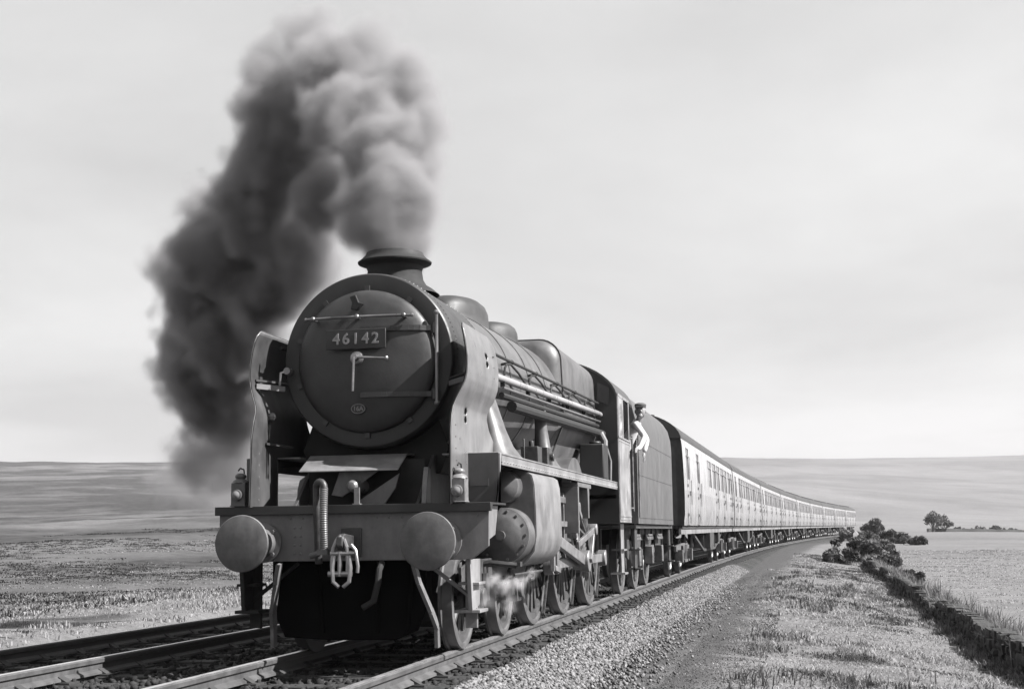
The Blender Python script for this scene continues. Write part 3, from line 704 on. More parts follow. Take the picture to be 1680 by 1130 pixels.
# smoke deflectors: pressed plates bulging outward at the top
def deflector(sg):
    zt = np.array([1.385, 1.8, 2.08, 2.25, 2.31, 2.38, 2.48, 2.56, 2.64, 2.78, 2.95, 3.03, 3.10])
    xo = np.array([.972, .970, .968, .968, .974, 1.00, 1.045, 1.07, 1.08, 1.08, 1.055, 1.035, 1.01])
    yf = lambda z: np.interp(z, [1.385, 2.05, 2.2, 2.35, 2.55, 2.95, 3.05, 3.1], [-.10, -.07, -.02, .07, .14, .17, .19, .25])
    yr = lambda z: np.interp(z, [1.385, 1.80, 1.87, 1.96, 2.06, 2.16, 2.27, 2.38, 2.5, 2.9, 3.0, 3.06, 3.1], [.60, .60, 2.05, 1.98, 1.72, 1.52, 1.43, 1.44, 1.50, 1.52, 1.48, 1.41, 1.30])
    zs = np.concatenate([np.arange(1.385, 3.1, .02), [3.1]]); NU = 84
    holes = [(1.00, 2.86), (1.00, 2.775), (.50, 2.27), (.50, 2.19)]
    m = MB(); bm = m.bm; rows = []
    for z in zs:
        a, b = float(yf(z)), float(yr(z)); x = float(np.interp(z, zt, xo))
        rows.append([bm.verts.new((sg*x, a+(b-a)*i/NU, z)) for i in range(NU+1)])
    for i in range(len(rows)-1):
        for j in range(NU):
            q = (rows[i][j], rows[i+1][j], rows[i+1][j+1], rows[i][j+1]); c = (q[0].co+q[2].co)/2
            if any(((c.y-hy)/.062)**2+((c.z-hz)/.034)**2 < 1 for hy, hz in holes): continue
            bm.faces.new(q)
    for v in [v for v in bm.verts if not v.link_faces]: bm.verts.remove(v)
    o = m.build('smoke_deflector', deflm, loco, smooth=40)
    lin = MB(); lr = []
    for z in zs[::4]:
        a, b = float(yf(z))-.007, float(yr(z))+.007; x = float(np.interp(z, zt, xo))-.013
        lr.append([(sg*x, a+(b-a)*i/20, min(z, 3.09)) for i in range(21)])
    lin.loft(lr, closed=False, cap=False).build('inner_lining', mat('lining_paint', .05, .5, var=.3), o)
    sl = o.modifiers.new('thick', 'SOLIDIFY'); sl.thickness = .014; sl.offset = 0
    for z in (2.62, 2.0):
        x = float(np.interp(z, zt, xo))
        MB().bar((sg*(x-.012), .25, z), (sg*.80, .56, z-.02), .05, .02).build('stay', smokebox_m, o)
    MB().bar((sg*1.045, .22, 2.56), (sg*.84, .45, 2.545), .035, .05).build('stay', mat('stay_and_lit_patch_paint', .12, .45, var=.2), o)
    MB().cyl((sg*.965, .35, 2.27), (sg*.95, .35, 2.27), .03, n=8).ball((sg*.93, .35, 2.27), .045, 8).build('stay_boss', mat('stay_and_lit_patch_paint', .12), o)
    edge = MB()
    zz = [z for z in zs if z > 1.4]
    edge.tube([(sg*float(np.interp(z, zt, xo)), float(yf(z)), z) for z in zz[::4]]+[(sg*1.01, float(y), 3.1) for y in np.linspace(.27, 1.28, 8)]+[(sg*float(np.interp(z, zt, xo)), float(yr(z)), z) for z in zz[::-4] if z > 1.9], .008, 6)
    edge.build('beading', mat('lining_paint', .05), o)
both(deflector)
for sg in (-1, 1):
    q = MB()
    for z in np.arange(1.46, 3.0, .11):
        for yy_ in (.10, 1.30):
            if yy_ > .2 and z < 2.3 or (yy_ < .2 and z > 2.2): continue
            x = 1.085 if z > 2.6 else (1.0 if z > 2.36 else .976)
            q.tube([(sg*(x-.02), yy_, z), (sg*(x+.006), yy_, z)], [.012, .008], 6)
    tag(q.build('deflector_rivets', deflm, loco), kind='stuff')
    q = MB()
    for yy_ in np.arange(9.52, 10.9, .075):
        for z in (1.30, 2.54): q.tube([(sg*1.30, yy_, z), (sg*1.312, yy_, z)], [.012, .008], 6)
    for z in np.arange(1.32, 2.55, .08): q.tube([(sg*1.30, 9.5, z), (sg*1.312, 9.5, z)], [.012, .008], 6)
    tag(q.build('cab_rivets', mat('cab_side_paint', .19), loco), kind='stuff')
    q = MB()
    for yy_ in np.arange(.75, 9.7, .14): q.tube([(sg*1.27, yy_, 1.80), (sg*1.278, yy_, 1.80)], [.014, .009], 6)
    tag(q.build('valance_rivets', platem, loco), kind='stuff')
# cylinders
def cylinder(sg):
    X = sg*1.04
    c = MB()
    P = [(1.325, 1.62), (1.30, 1.72), (1.22, 1.775), (.62, 1.775), (.62, .86), (.85, .80), (1.08, .755), (1.22, .80), (1.315, .92), (1.34, 1.08), (1.335, 1.4)]
    c.prism([(sg*a, b) for a, b in P], 'y', 2.15, 3.75)
    o = c.build('cylinder', mat('cylinder_cladding', 0.15, .4, var=.25, scale=3), loco, smooth=45)
    MB().prism([(sg*(a*.985+.01), (b-1.25)*.985+1.25) for a, b in P], 'y', 2.135, 2.148).build('cylinder_front', mat('cover_paint', .09, .42, var=.3, scale=5), o)
    MB().lathe((X, 1.80, 1.09), 'y', [(-.05, 0), (-.05, .17), (-.03, .2), (0, .285), (.35, .29), (.36, .2)], 40).build('cylinder_cover', mat('cover_paint', 0.09, .42, var=.3, scale=5), o)
    MB().lathe((sg*1.03, 1.90, 1.60), 'y', [(-.05, 0), (-.05, .05), (-.03, .1), (0, .165), (.27, .17), (.27, .1)], 32).build('valve_chest_cover', mat('cover_paint', 0.09), o)
    k = MB()
    for i in range(14):
        a = 2*PI*i/14; k.cyl((X+.25*math.cos(a), 1.80, 1.09+.25*math.sin(a)), (X+.25*math.cos(a), 1.775, 1.09+.25*math.sin(a)), .015, n=6)
    k.cyl((X, 1.76, 1.09), (X, 1.70, 1.09), .05, n=12)
    tag(k.build('cover_nuts', mat('cover_paint', .09), o), kind='stuff')
    d = MB()
    for y in (2.2, 3.5): d.tube([(X, y, .77), (X, y, .66), (X+sg*.04, y-.25, .60), (X+sg*.05, y-.5, .6)], .022, 8)
    d.cyl((X+sg*.08, 2.0, .68), (X+sg*.08, 3.6, .68), .016, n=6)
    d.build('drain_pipe', motion, o)
    b = MB().box((X+.0, 1.55, .80), (.5, .10, .05)); b.tube([(sg*.75, 1.4, .78), (sg*1.0, 1.38, .82), (sg*1.26, 1.45, .79)], .03, 8).build('cylinder_bracket', motion, o)
    g = MB().cyl((sg*1.03, 3.75, 1.6), (sg*1.03, 3.86, 1.6), .16, .12, 20)
    for i in range(4): g.box((sg*1.2, 3.77, 1.2+.13*i), (.1, .05, .06))
    g.build('rear_cover', motion, o)
both(cylinder)
# wheels
def wheel_mesh(r, n, w=.14, cw=False):
    ty = MB().lathe((0, 0, 0), 'x', [(-.07, r-.075), (-.07, r+.025), (-.045, r+.028), (-.035, r+.002), (.06, r-.006), (.066, r-.03), (.066, r-.06), (.05, r-.065), (-.07, r-.075)], 64)
    rim = MB().lathe((0, 0, 0), 'x', [(-.05, r-.14), (-.05, r-.07), (.05, r-.07), (.05, r-.13), (-.05, r-.14)], 64)
    rim.lathe((0, 0, 0), 'x', [(-.07, 0), (-.07, .16*r+.06), (.075, .16*r+.05), (.09, .1*r+.04), (.09, 0)], 24)
    for k in range(n):
        a = 2*PI*(k+.5)/n
        p = Vector((0, math.cos(a), math.sin(a)))
        rim.tube([p*(.16*r), p*(r-.1)], [.042, .03], 6)
    if cw:
        rim.loft([[(x, math.cos(a)*q, math.sin(a)*q) for a in np.linspace(R(-24), R(24), 9) for q in [r-.09]] + [(x, math.cos(R(24))*(r-.33), math.sin(R(24))*(r-.33)), (x, math.cos(R(-24))*(r-.33), math.sin(R(-24))*(r-.33))] for x in (-.045, .075)])
    return ty, rim
DY = (4.73, 6.96, 9.40)
def put_wheel(name, protos, x, y, r, rot, parent, flip):
    e = bpy.data.objects.new(name, None); COL.objects.link(e); e.parent = parent; e.location = (x, y, r); e.rotation_euler = (rot, 0, PI if flip else 0); e.empty_display_size = .2
    for p in protos:
        q = p.copy() if p.parent else p
        if q is not p: COL.objects.link(q)
        q.parent = e
    return e
ty, rim = wheel_mesh(1.03, 21, cw=True); dp = (ty.build('tyre', tyrem, smooth=40), rim.build('wheel_centre', wheelm, smooth=40))
for y in DY:
    for sg in (1, -1): put_wheel('driving_wheel', dp, sg*.755, y, 1.03, R(75) if sg > 0 else R(10), loco, sg < 0)
ty, rim = wheel_mesh(.495, 10); bp_ = (ty.build('tyre', tyrem, smooth=40), rim.build('wheel_centre', wheelm, smooth=40))
for y in (1.02, 2.925):
    for sg in (1, -1): put_wheel('bogie_wheel', bp_, sg*.755, y, .495, rng.uniform(0, 3), loco, sg < 0)
for y, r in [(a, 1.03) for a in DY]+[(1.02, .495), (2.925, .495)]: MB().cyl((-.7, y, r), (.7, y, r), .09, n=12).build('axle', soot, loco)
bogiem = mat('bogie_paint', .045, .5, var=.5, scale=6)
for s in (-1, 1):
    bf = MB().prism([(.45, .62), (.45, .80), (1.0, .86), (3.0, .86), (3.5, .80), (3.5, .62), (3.2, .5), (2.7, .5), (2.45, .66), (1.5, .66), (1.25, .5), (.75, .5)], 'x', s*.92-.015, s*.92+.015).build('bogie_frame', bogiem, loco, bev=.006)
    for y in (1.02, 2.925): MB().box((s*.93, y, .5), (.12, .22, .26)).cyl((s*.98, y, .5), (s*1.03, y, .5), .09, n=14).build('axlebox', bogiem, bf, bev=.006)
    for y in (1.35, 2.6): MB().cyl((s*.95, y, .45), (s*.95, y, .72), .05, n=10).build('bogie_spring', bogiem, bf)
pit = mat('under_beam_shade_black', .004, 1., var=.4, spec=.05)  # deep shade under the beam, put into the colour
MB().prism([(-.93, .90), (-.93, .42), (-.80, .16), (-.35, .13), (.30, .13), (.52, .22), (.60, .42), (.60, .90)], 'y', .40, .43).build('under_beam_shade_plate', pit, loco, bev=.01)  # added plate that blacks out the space below the beam like shadow
for x in (-.45, .15, .48): MB().cyl((x, .38, .88), (x*.9, .36, .2), .02, n=6).build('brake_pull_rod', pit, loco)
MB().prism([(.62, .30), (.62, .95), (3.4, .95), (3.4, .30), (3.0, .22), (.9, .22)], 'x', -.60, .60).build('bogie_centre', soot, loco)
# motion on both sides
def gear(sg):
    MB().box((sg*1.0, 5.2, 1.4), (.03, .9, .6)).build('motion_plate', soot, loco)
    X = sg*1.07; cy, cz_ = 6.96, 1.03; py, pz = cy-.12, cz_-.31
    cr = MB().bar((X+sg*.05, 4.35, 1.06), (X+sg*.05, py, pz), .07, .14); cr.cyl((X-.0, py, pz), (X+sg*.13, py, pz), .15, n=18); cr.cyl((X, 4.35, 1.06), (X+sg*.11, 4.35, 1.06), .11, n=16)
    cr.build('connecting_rod', rodm, loco, bev=.008)
    kr = MB().bar((X-sg*.05, 4.73-.12, .72), (X-sg*.05, 9.4-.12, .72), .05, .12)
    for y in DY: kr.cyl((X-sg*.1, y-.12, .72), (X+sg*.02, y-.12, .72), .12, n=16)
    kr.build('coupling_rod', rodm, loco, bev=.006)
    s_ = MB().box((X, 4.65, 1.22), (.10, 1.7, .07)).box((X, 4.65, .93), (.10, 1.7, .07)); s_.box((X-sg*.08, 5.5, 1.25), (.18, .05, .75)); s_.box((X, 3.82, 1.08), (.2, .06, .4)); s_.build('slide_bars', rodm, loco, bev=.005)
    xh = MB().box((X, 4.35, 1.08), (.16, .34, .34)).cyl((X, 3.8, 1.08), (X, 4.3, 1.08), .045, n=12); xh.bar((X+sg*.1, 4.35, 1.0), (X+sg*.1, 4.3, .62), .05, .09, up=(0, 1, 0)); xh.build('crosshead', rodm, loco, bev=.01)
    lk = MB().bar((X+sg*.14, 3.95, .70), (X+sg*.14, 4.3, .66), .04, .06); lk.bar((X+sg*.12, 3.95, .66), (X+sg*.12, 4.0, 1.62), .05, .08, up=(0, 1, 0)); lk.bar((X, 3.9, 1.55), (X, 5.95, 1.52), .05, .08)
    lk.build('combination_lever', rodm, loco, bev=.005)
    ex = MB()
    for i in range(10):
        a0, a1 = R(-34+6.8*i), R(-34+6.8*(i+1)); c0 = Vector((X+sg*.05, 7.15-1.15*math.cos(a0), 1.42+1.05*math.sin(a0)*.75)); c1 = Vector((X+sg*.05, 7.15-1.15*math.cos(a1), 1.42+1.05*math.sin(a1)*.75))
        ex.bar(c0, c1, .06, .12, up=(0, 1, 0))
    ex.bar((X+sg*.09, 6.05, .95), (X+sg*.16, cy+.16, cz_+.12), .04, .08); ex.bar((X+sg*.14, py, pz), (X+sg*.15, cy+.16, cz_+.12), .05, .1, up=(0, 1, 0)); ex.cyl((X+sg*.1, cy+.16, cz_+.12), (X+sg*.2, cy+.16, cz_+.12), .08, n=14)
    ex.cyl((X, 6.0, 1.42), (X+sg*.14, 6.0, 1.42), .09, n=14)
    ex.build('expansion_link', rodm, loco, bev=.005)
    mb = MB().prism([(5.55, 1.76), (5.55, 1.70), (6.7, 1.70), (6.7, 1.76)], 'x', X-.02, X+sg*.19).prism([(5.55, 1.70), (5.62, 1.70), (5.62, 1.1), (5.55, 1.1)], 'x', X-.05, X+sg*.19).prism([(6.4, 1.70), (6.52, 1.70), (6.5, 1.3), (6.42, 1.3)], 'x', X-.02, X+sg*.19)
    mb.bar((X+sg*.15, 5.6, 1.5), (X+sg*.15, 6.0, 1.3), .04, .07)
    mb.build('motion_bracket', mat('bracket_paint', .10, .45), loco, bev=.005)
both(gear)
def splash(sg):
    for y in DY:
        P = [(y+1.12*math.cos(a), 1.03+1.12*math.sin(a)) for a in np.linspace(R(50), R(130), 14)]
        if y == DY[2]: P = [(min(p[0], 9.44), p[1]) for p in P]
        m = MB(); m.prism(P+[(P[-1][0], 1.884), (P[0][0], 1.884)], 'x', sg*.64, sg*1.0)
        m.build('splasher', green, loco, smooth=40)
both(splash)
for y in DY:
    for s in (-1, 1):
        MB().bar((s*.86, y+.35, .1), (s*.86, y+.75, .7), .03, .05).build('sanding_pipe', motion, loco)
        MB().box((s*.78, y+1.08, 1.0), (.14, .06, .34)).box((s*.78, y+1.06, .72), (.05, .05, .5)).build('brake_hanger', motion, loco)
MB().box((0, 8.2, .5), (1.7, .05, .06)).build('brake_beam', motion, loco)
MB().box((0, 9.6, .95), (1.15, 2.6, .5)).build('ashpan', soot, loco)
# cab
def cab():
    e = bpy.data.objects.new('cab', None); COL.objects.link(e); e.parent = loco; e.location = (0, 9.45, 0)
    o = (0, 0, 0)
    def roofpts(y, off=0., inner=False):
        return [(1.305*math.sin(a), y, 3.26+off+.62*(math.cos(a)-math.cos(R(84)))/(1-math.cos(R(84)))) for a in np.linspace(R(-84), R(84), 25)]
    roof = MB(); a = [(x, y, z) for x, y, z in roofpts(-.02)]; b = roofpts(2.05)
    roof.loft([a+[(x*.985, -.02, z-.03) for x, _, z in a[::-1]], b+[(x*.985, 2.05, z-.03) for x, _, z in b[::-1]]])
    roof.build('cab_roof', mat('cab_roof_paint', .04, .6, var=.3), e, smooth=40)
    f = MB(); P = [(x, z) for x, _, z in roofpts(0, -.035)]
    f.prism([(1.29, 1.24), (1.29, 3.24)]+[(x, z) for x, z in P[::-1]][1:-1]+[(-1.29, 3.24), (-1.29, 1.24)], 'y', 0, .015)
    f.build('cab_front', black, e)
    for s in (-1, 1):
        w = MB().prism([(s*.98, 3.18), (s*1.16, 3.10), (s*1.18, 3.38), (s*1.0, 3.46)], 'y', -.03, -.004).build('front_window', mat('front_glass', 0.03, 0.12), e)
        side = MB()
        X = s*1.298
        side.box((X, .74, 1.925), (.016, 1.48, 1.33))        # lower panel
        side.box((X, .12, 2.925), (.016, .24, .67)); side.box((X, .66, 2.925), (.016, .10, .67)); side.box((X, 1.43, 2.93), (.016, .10, .66))
        side.box((X, .74, 3.27), (.016, 1.48, .05))
        side.build('cab_side', mat('cab_side_paint', 0.19, .35, var=.2, scale=2), e, bev=.003)
        gl = MB().box((X, .425, 2.925), (.006, .37, .66)).build('side_window', glass, e)
        tr = MB().box((X+s*.006, .74, 2.60), (.03, 1.5, .025)).box((X+s*.006, .74, 1.36), (.02, 1.46, .02)).box((X+s*.006, .03, 2.3), (.02, .02, 2.0)); tr.build('cab_beading', mat('cab_side_paint', 0.19), e)
        hr = MB().cyl((X+s*.04, 1.56, 1.45), (X+s*.04, 1.56, 2.7), .016, n=8).cyl((X+s*.04, 1.56, 1.5), (X, 1.47, 1.5), .014, n=6).cyl((X+s*.04, 1.56, 2.66), (X, 1.47, 2.66), .014, n=6); hr.build('cab_handrail', steel, e)
        st_ = MB().prism([(.95, 1.24), (1.4, 1.24), (1.36, .45), (1.02, .45)], 'x', s*1.17-.012, s*1.17+.012).box((s*1.12, 1.19, .44), (.24, .4, .03)).box((s*1.12, 1.19, .82), (.22, .36, .03)); st_.build('cab_step', platem, e)
    fl = MB().box((0, .95, 1.66), (2.5, 1.9, .06)); fl.build('cab_floor', soot, e)
    bk = MB().box((0, .35, 2.3), (1.7, .5, 1.2)).build('backhead', soot, e)
cab()

# ------------------------------------------------------------------ tender
ten = thing('tender', 'dark high sided tender coupled behind the locomotive cab', 'tender', (0, 12.0, 0))
def tsec(y, k=1.):
    P = [(1.30, 1.25), (1.30, 2.85), (1.285, 3.08), (1.23, 3.30), (1.13, 3.46), (1.03, 3.56)]
    return [(x, y, z) for x, z in P]+[(-x, y, z) for x, z in P[::-1]]
MB().loft([tsec(0), tsec(6.7)]).build('tank', tenderm, ten, smooth=30)
s_ = MB()
for z in (1.35, 2.1, 2.72):
    for k in range(44):
        for s in (-1, 1):
            s_.box((s*1.301, .08+.15*k, z), (.008, .018, .018))
tag(s_.build('rivets', tenderm, ten), kind='stuff')
cl = MB()
for i in range(160):
    cl.ball((rng.uniform(-.8, .8), rng.uniform(.3, 4.2), 3.48+rng.uniform(-.05, .12)), rng.uniform(.07, .16), 6, (1, rng.uniform(.7, 1.2), rng.uniform(.6, 1)))
tag(cl.build('coal', mat('coal', .02, .35, var=.4), ten, smooth=10), kind='stuff')
fl = MB().box((0, 6.0, 3.6), (.7, .6, .14)).cyl((0, 5.0, 3.5), (0, 5.0, 3.66), .25, n=20); fl.build('water_filler', tenderm, ten, bev=.02)
fr = MB()
for s in (-1, 1):
    fr.prism([(.05, 1.22), (.05, .75), (.6, .62), (1.0, .95), (1.35, .95), (1.6, .55), (2.3, .55), (2.6, .95), (3.3, .95), (3.6, .55), (4.2, .55), (4.5, .95), (5.2, .95), (5.5, .58), (6.3, .62), (6.85, .8), (6.85, 1.22)], 'x', s*1.02-.015, s*1.02+.015)
fr.box((0, 3.45, 1.20), (2.5, 6.9, .06)); fr.box((0, 6.92, 1.05), (2.5, .05, .42)); fr.build('tender_frame', mat('tender_frame', 0.04, .6, var=.5, scale=4), ten)
for y in (1.25, 3.45, 5.4):
    for s in (-1, 1):
        b = MB().box((s*1.10, y, .66), (.16, .26, .34)).box((s*1.17, y, .66), (.03, .2, .22)).box((s*1.1, y, .98), (.08, 1.0, .06)).box((s*1.1, y, 1.04), (.08, .7, .05))
        b.bar((s*1.1, y-.5, .98), (s*1.1, y-.55, 1.2), .05, .05, up=(0, 1, 0)).bar((s*1.1, y+.5, .98), (s*1.1, y+.55, 1.2), .05, .05, up=(0, 1, 0))
        b.build('axlebox', mat('axlebox_iron', 0.09, .5, var=.5, scale=6), ten, bev=.01)
ty, rim = wheel_mesh(.65, 12); tp = (ty.build('tyre', tyrem, smooth=40), rim.build('wheel_centre', wheelm, smooth=40))
for y in (1.25, 3.45, 5.4):
    for sg in (1, -1): put_wheel('tender_wheel', tp, sg*.755, y, .65, rng.uniform(0, 3), ten, sg < 0)
st_ = MB()
for y in (.25, 6.6):
    for s in (-1, 1): st_.box((s*1.2, y, .85), (.03, .34, .8)); st_.box((s*1.2, y, .47), (.22, .34, .03)); st_.box((s*1.2, y, .8), (.2, .32, .025))
st_.build('tender_step', mat('tender_frame', 0.04), ten)
hr = MB()
for s in (-1, 1): hr.cyl((s*1.335, -.05, 1.35), (s*1.335, -.05, 2.9), .015, n=8)
hr.build('tender_handrail', steel, ten)

# ------------------------------------------------------------------ passenger coaches
LN = 19.85; HW = 1.38
RT_ = 3.95
def coach_proto(full):
    c = thing('passenger_coach', '', 'railway coach', (0, 0, 0), group='passenger coaches of the train')
    # side with real window openings
    h0 = LN/2
    wins = []; y = -h0+4.4 if full else -h0+8.3
    doors = [-h0+1.1, -h0+3.3, h0-1.0] if full else [-h0+1.2, -h0+4.2, h0-1.0]
    while y < h0-2.2: wins.append((y, 1.18)); y += 1.62 if full else 1.8
    openings = sorted([(a, w, 2.35, 3.12) for a, w in wins] + [(d, .5, 2.35, 3.12) for d in doors])
    prof = [(1.24, HW-.04), (1.5, HW-.005), (1.75, HW), (2.2, HW), (2.6, HW-.01), (3.15, HW-.035), (3.36, HW-.065)]
    def px(z): return float(np.interp(z, [p[0] for p in prof], [p[1] for p in prof]))
    for (name, z0, z1, mtl) in (('lower_side', 1.24, 2.08, coachlow), ('upper_side', 2.08, 3.36, coachm)):
        for s in (-1, 1):
            m = MB()
            if z1 < 2.2:
                zz = [z0, 1.5, 1.75, z1]
                m.loft([[(s*px(z), yy_, z) for z in zz] for yy_ in (-h0, h0)], closed=False, cap=False)
            else:
                ys = sorted(set([-h0, h0]+[a-w/2 for a, w, _, _ in openings]+[a+w/2 for a, w, _, _ in openings]))
                zz = [z0, 2.35, 2.7, 3.12, z1]
                grid = {}
                def vert(y, z):
                    if (y, z) not in grid: grid[(y, z)] = m.bm.verts.new((s*px(z), y, z))
                    return grid[(y, z)]
                for a, b in zip(ys, ys[1:]):
                    mid = (a+b)/2; op = any(abs(mid-q) < w/2 for q, w, _, _ in openings)
                    for p, q in zip(zz, zz[1:]):
                        if op and p >= 2.35 and q <= 3.12: continue
                        m.bm.faces.new((vert(a, p), vert(b, p), vert(b, q), vert(a, q)))
            m.build(name, mtl, c, smooth=40)
    g0 = f0 = None
    for q, w, za, zb in openings:
        for s in (-1, 1):
            if g0 is None:
                fm = MB(); d = .018
                for (ya, yb, z_, z2) in ((-.59, -.575, 2.35, 3.12), (.575, .59, 2.35, 3.12)):
                    fm.prism([(ya, z_), (yb, z_), (yb, z2), (ya, z2)], 'x', -d, .004)
                fm.prism([(-.59, 2.35), (.59, 2.35), (.59, 2.365), (-.59, 2.365)], 'x', -d, .004); fm.prism([(-.59, 3.105), (.59, 3.105), (.59, 3.12), (-.59, 3.12)], 'x', -d, .004)
                fm.prism([(-.59, 2.90), (.59, 2.90), (.59, 2.925), (-.59, 2.925)], 'x', -d, -d+.03)
                f0 = fm.build('window', coachm, c); g0 = MB().box((-d, 0, 2.735), (.006, 1.16, .75)).build('pane', glass, f0); f = f0
            else:
                f = f0.copy(); COL.objects.link(f); f.parent = c; g = g0.copy(); COL.objects.link(g); g.parent = f
            f.location = (s*(HW-.022), q, 0); f.rotation_euler = (0, 0, 0 if s > 0 else PI); f.scale = (1, w/1.18, 1)
    d0 = None
    for dd in doors+([a+.81 for a, w in wins[2::3]] if full else [a+.81 for a, w in wins[1::2]]):
        for s in (-1, 1):
            if d0 is None:
                dl = MB()
                for e in (-.34, .34): dl.box((-.004, e, 2.1), (.012, .014, 1.66))
                for hz in (1.5, 1.95, 2.2): dl.box((.005, -.34, hz), (.04, .05, .07))
                dl.box((-.004, 0, 1.275), (.012, .69, .014)); dl.box((-.004, 0, 2.92), (.012, .69, .014))
                d_ = d0 = dl.build('door', underlit, c); h1 = MB().box((.01, .26, 2.02), (.03, .03, .12)).cyl((.03, .42, 1.75), (.03, .42, 2.35), .012, n=6).build('handle', underlit, d0)
            else:
                d_ = d0.copy(); COL.objects.link(d_); d_.parent = c; h2 = h1.copy(); COL.objects.link(h2); h2.parent = d_
            d_.location = (s*HW, dd, 0); d_.rotation_euler = (0, 0, 0 if s > 0 else PI)
    rp = [((HW-.04)*math.sin(a), 3.34+.61*(math.cos(a)-math.cos(R(82)))/(1-math.cos(R(82)))) for a in np.linspace(R(-82), R(82), 19)]
    MB().prism(rp+[(HW-.05, 3.30), (-HW+.05, 3.30)], 'y', -h0-.03, h0+.03).build('roof', roofm, c, smooth=50)
    v0 = None
    for k in range(9):
        for x in (-.45, .45):
            if v0 is None: v = v0 = MB().cyl((0, 0, RT_-.1), (0, 0, RT_+.05), .11, .09, 10).build('roof_ventilator', roofm, c)
            else: v = v0.copy(); COL.objects.link(v); v.parent = c
            v.location = (x, -h0+1.6+2.1*k, 0)
    for s in (-1, 1):
        MB().prism([(HW-.03, 1.24), (HW-.01, 2.0), (HW-.06, 3.34), (.7, 3.78), (0, 3.91), (-.7, 3.78), (-HW+.06, 3.34), (-HW+.01, 2.0), (-HW+.03, 1.24)], 'y', s*(h0-.02)-.01, s*(h0-.02)+.01).build('coach_end', under, c)
        MB().box((0, s*(h0+.13), 2.3), (1.05, .26, 2.1)).build('gangway', under, c, bev=.03)
    for s in (-1, 1): MB().box((s*1.24, 0, 1.13), (.06, LN-.1, .19)).build('solebar', underlit, c)
    uu = MB().box((0, 0, 1.2), (2.6, LN-.1, .06))
    for s in (-1, 1):
        uu.bar((s*1.15, -5.6, 1.04), (s*1.15, -2.2, .55), .07, .07); uu.bar((s*1.15, -2.2, .55), (s*1.15, 2.2, .55), .07, .07); uu.bar((s*1.15, 2.2, .55), (s*1.15, 5.6, 1.04), .07, .07)
        for y in (-2.2, 2.2): uu.bar((s*1.15, y, .55), (s*1.15, y, 1.1), .06, .06, up=(0, 1, 0))
        uu.box((s*1.05, -.6, .82), (.5, 1.6, .44)); uu.box((s*1.05, 3.2, .9), (.4, .7, .34))
        for q in (-1, 1):
            uu.cyl((s*.867, q*(h0-.1), 1.05), (s*.867, q*(h0+.2), 1.05), .09, n=10); uu.cyl((s*.867, q*(h0+.19), 1.05), (s*.867, q*(h0+.23), 1.05), .2, n=16)
    uu.build('underframe', under, c)
    for q in (-1, 1):
        yc = q*(h0-2.9)
        for s in (-1, 1):
            bo_ = MB().prism([(yc-1.75, .62), (yc-1.75, .74), (yc-.5, .80), (yc+.5, .80), (yc+1.75, .74), (yc+1.75, .62), (yc+.6, .55), (yc-.6, .55)], 'x', s*1.0-.03, s*1.0+.03)
            for a in (-1.3, 1.3): bo_.box((s*1.06, yc+a, .5), (.18, .24, .3)); bo_.bar((s*1.06, yc+a-.45, .36), (s*1.06, yc+a+.45, .36), .06, .05)
            bo_.bar((s*1.06, yc-.5, .75), (s*1.06, yc-.35, .36), .05, .07, up=(0, 1, 0)); bo_.bar((s*1.06, yc+.5, .75), (s*1.06, yc+.35, .36), .05, .07, up=(0, 1, 0)); bo_.box((s*1.06, yc, .36), (.1, .8, .06))
            bo_.build('bogie_frame', mat('axlebox_iron', .16), c)
    w0 = None
    for q in (-1, 1):
        for a in (-1.3, 1.3):
            for s in (-1, 1):
                if w0 is None:
                    w = w0 = MB().lathe((0, 0, 0), 'x', [(-.06, 0), (-.06, .48), (-.03, .48), (-.03, .46), (.06, .455), (.06, .4), (.03, .38), (.05, 0)], 24).build('coach_wheel', mat('coach_wheel', .05, .5, var=.4), c)
                else:
                    w = w0.copy(); COL.objects.link(w); w.parent = c
                w.location = (s*.755, q*(h0-2.9)+a, .46); w.rotation_euler = (0, 0, 0 if s > 0 else PI)
    return c
cp0 = coach_proto(False); cp1 = coach_proto(True)
clabels = ['first pale passenger coach, coupled straight behind the dark tender', 'second pale coach behind the tender, its windows a row of dark slits',
           'third pale coach of the train counted from the tender', 'fourth pale coach counted from the tender', 'fifth pale coach counted from the tender',
           'sixth pale coach counted from the tender', 'seventh pale coach counted from the tender, where the line starts to bend', 'eighth pale coach counted from the tender, on the bend',
           'last visible coach at the tail of the train, beyond the bushes']
for k in range(9):
    c = (cp0, cp1)[k] if k < 2 else dup(cp1)
    y0 = 20.95+20.25*k; ym = y0+LN/2
    xa, xb = tx(y0+3), tx(y0+LN-3)
    c.location = ((xa+xb)/2, ym, tz(ym)); c.rotation_euler = (math.atan((tz(y0+LN)-tz(y0))/LN), 0, -math.atan2(xb-xa, LN-6))
    c['label'] = clabels[k]

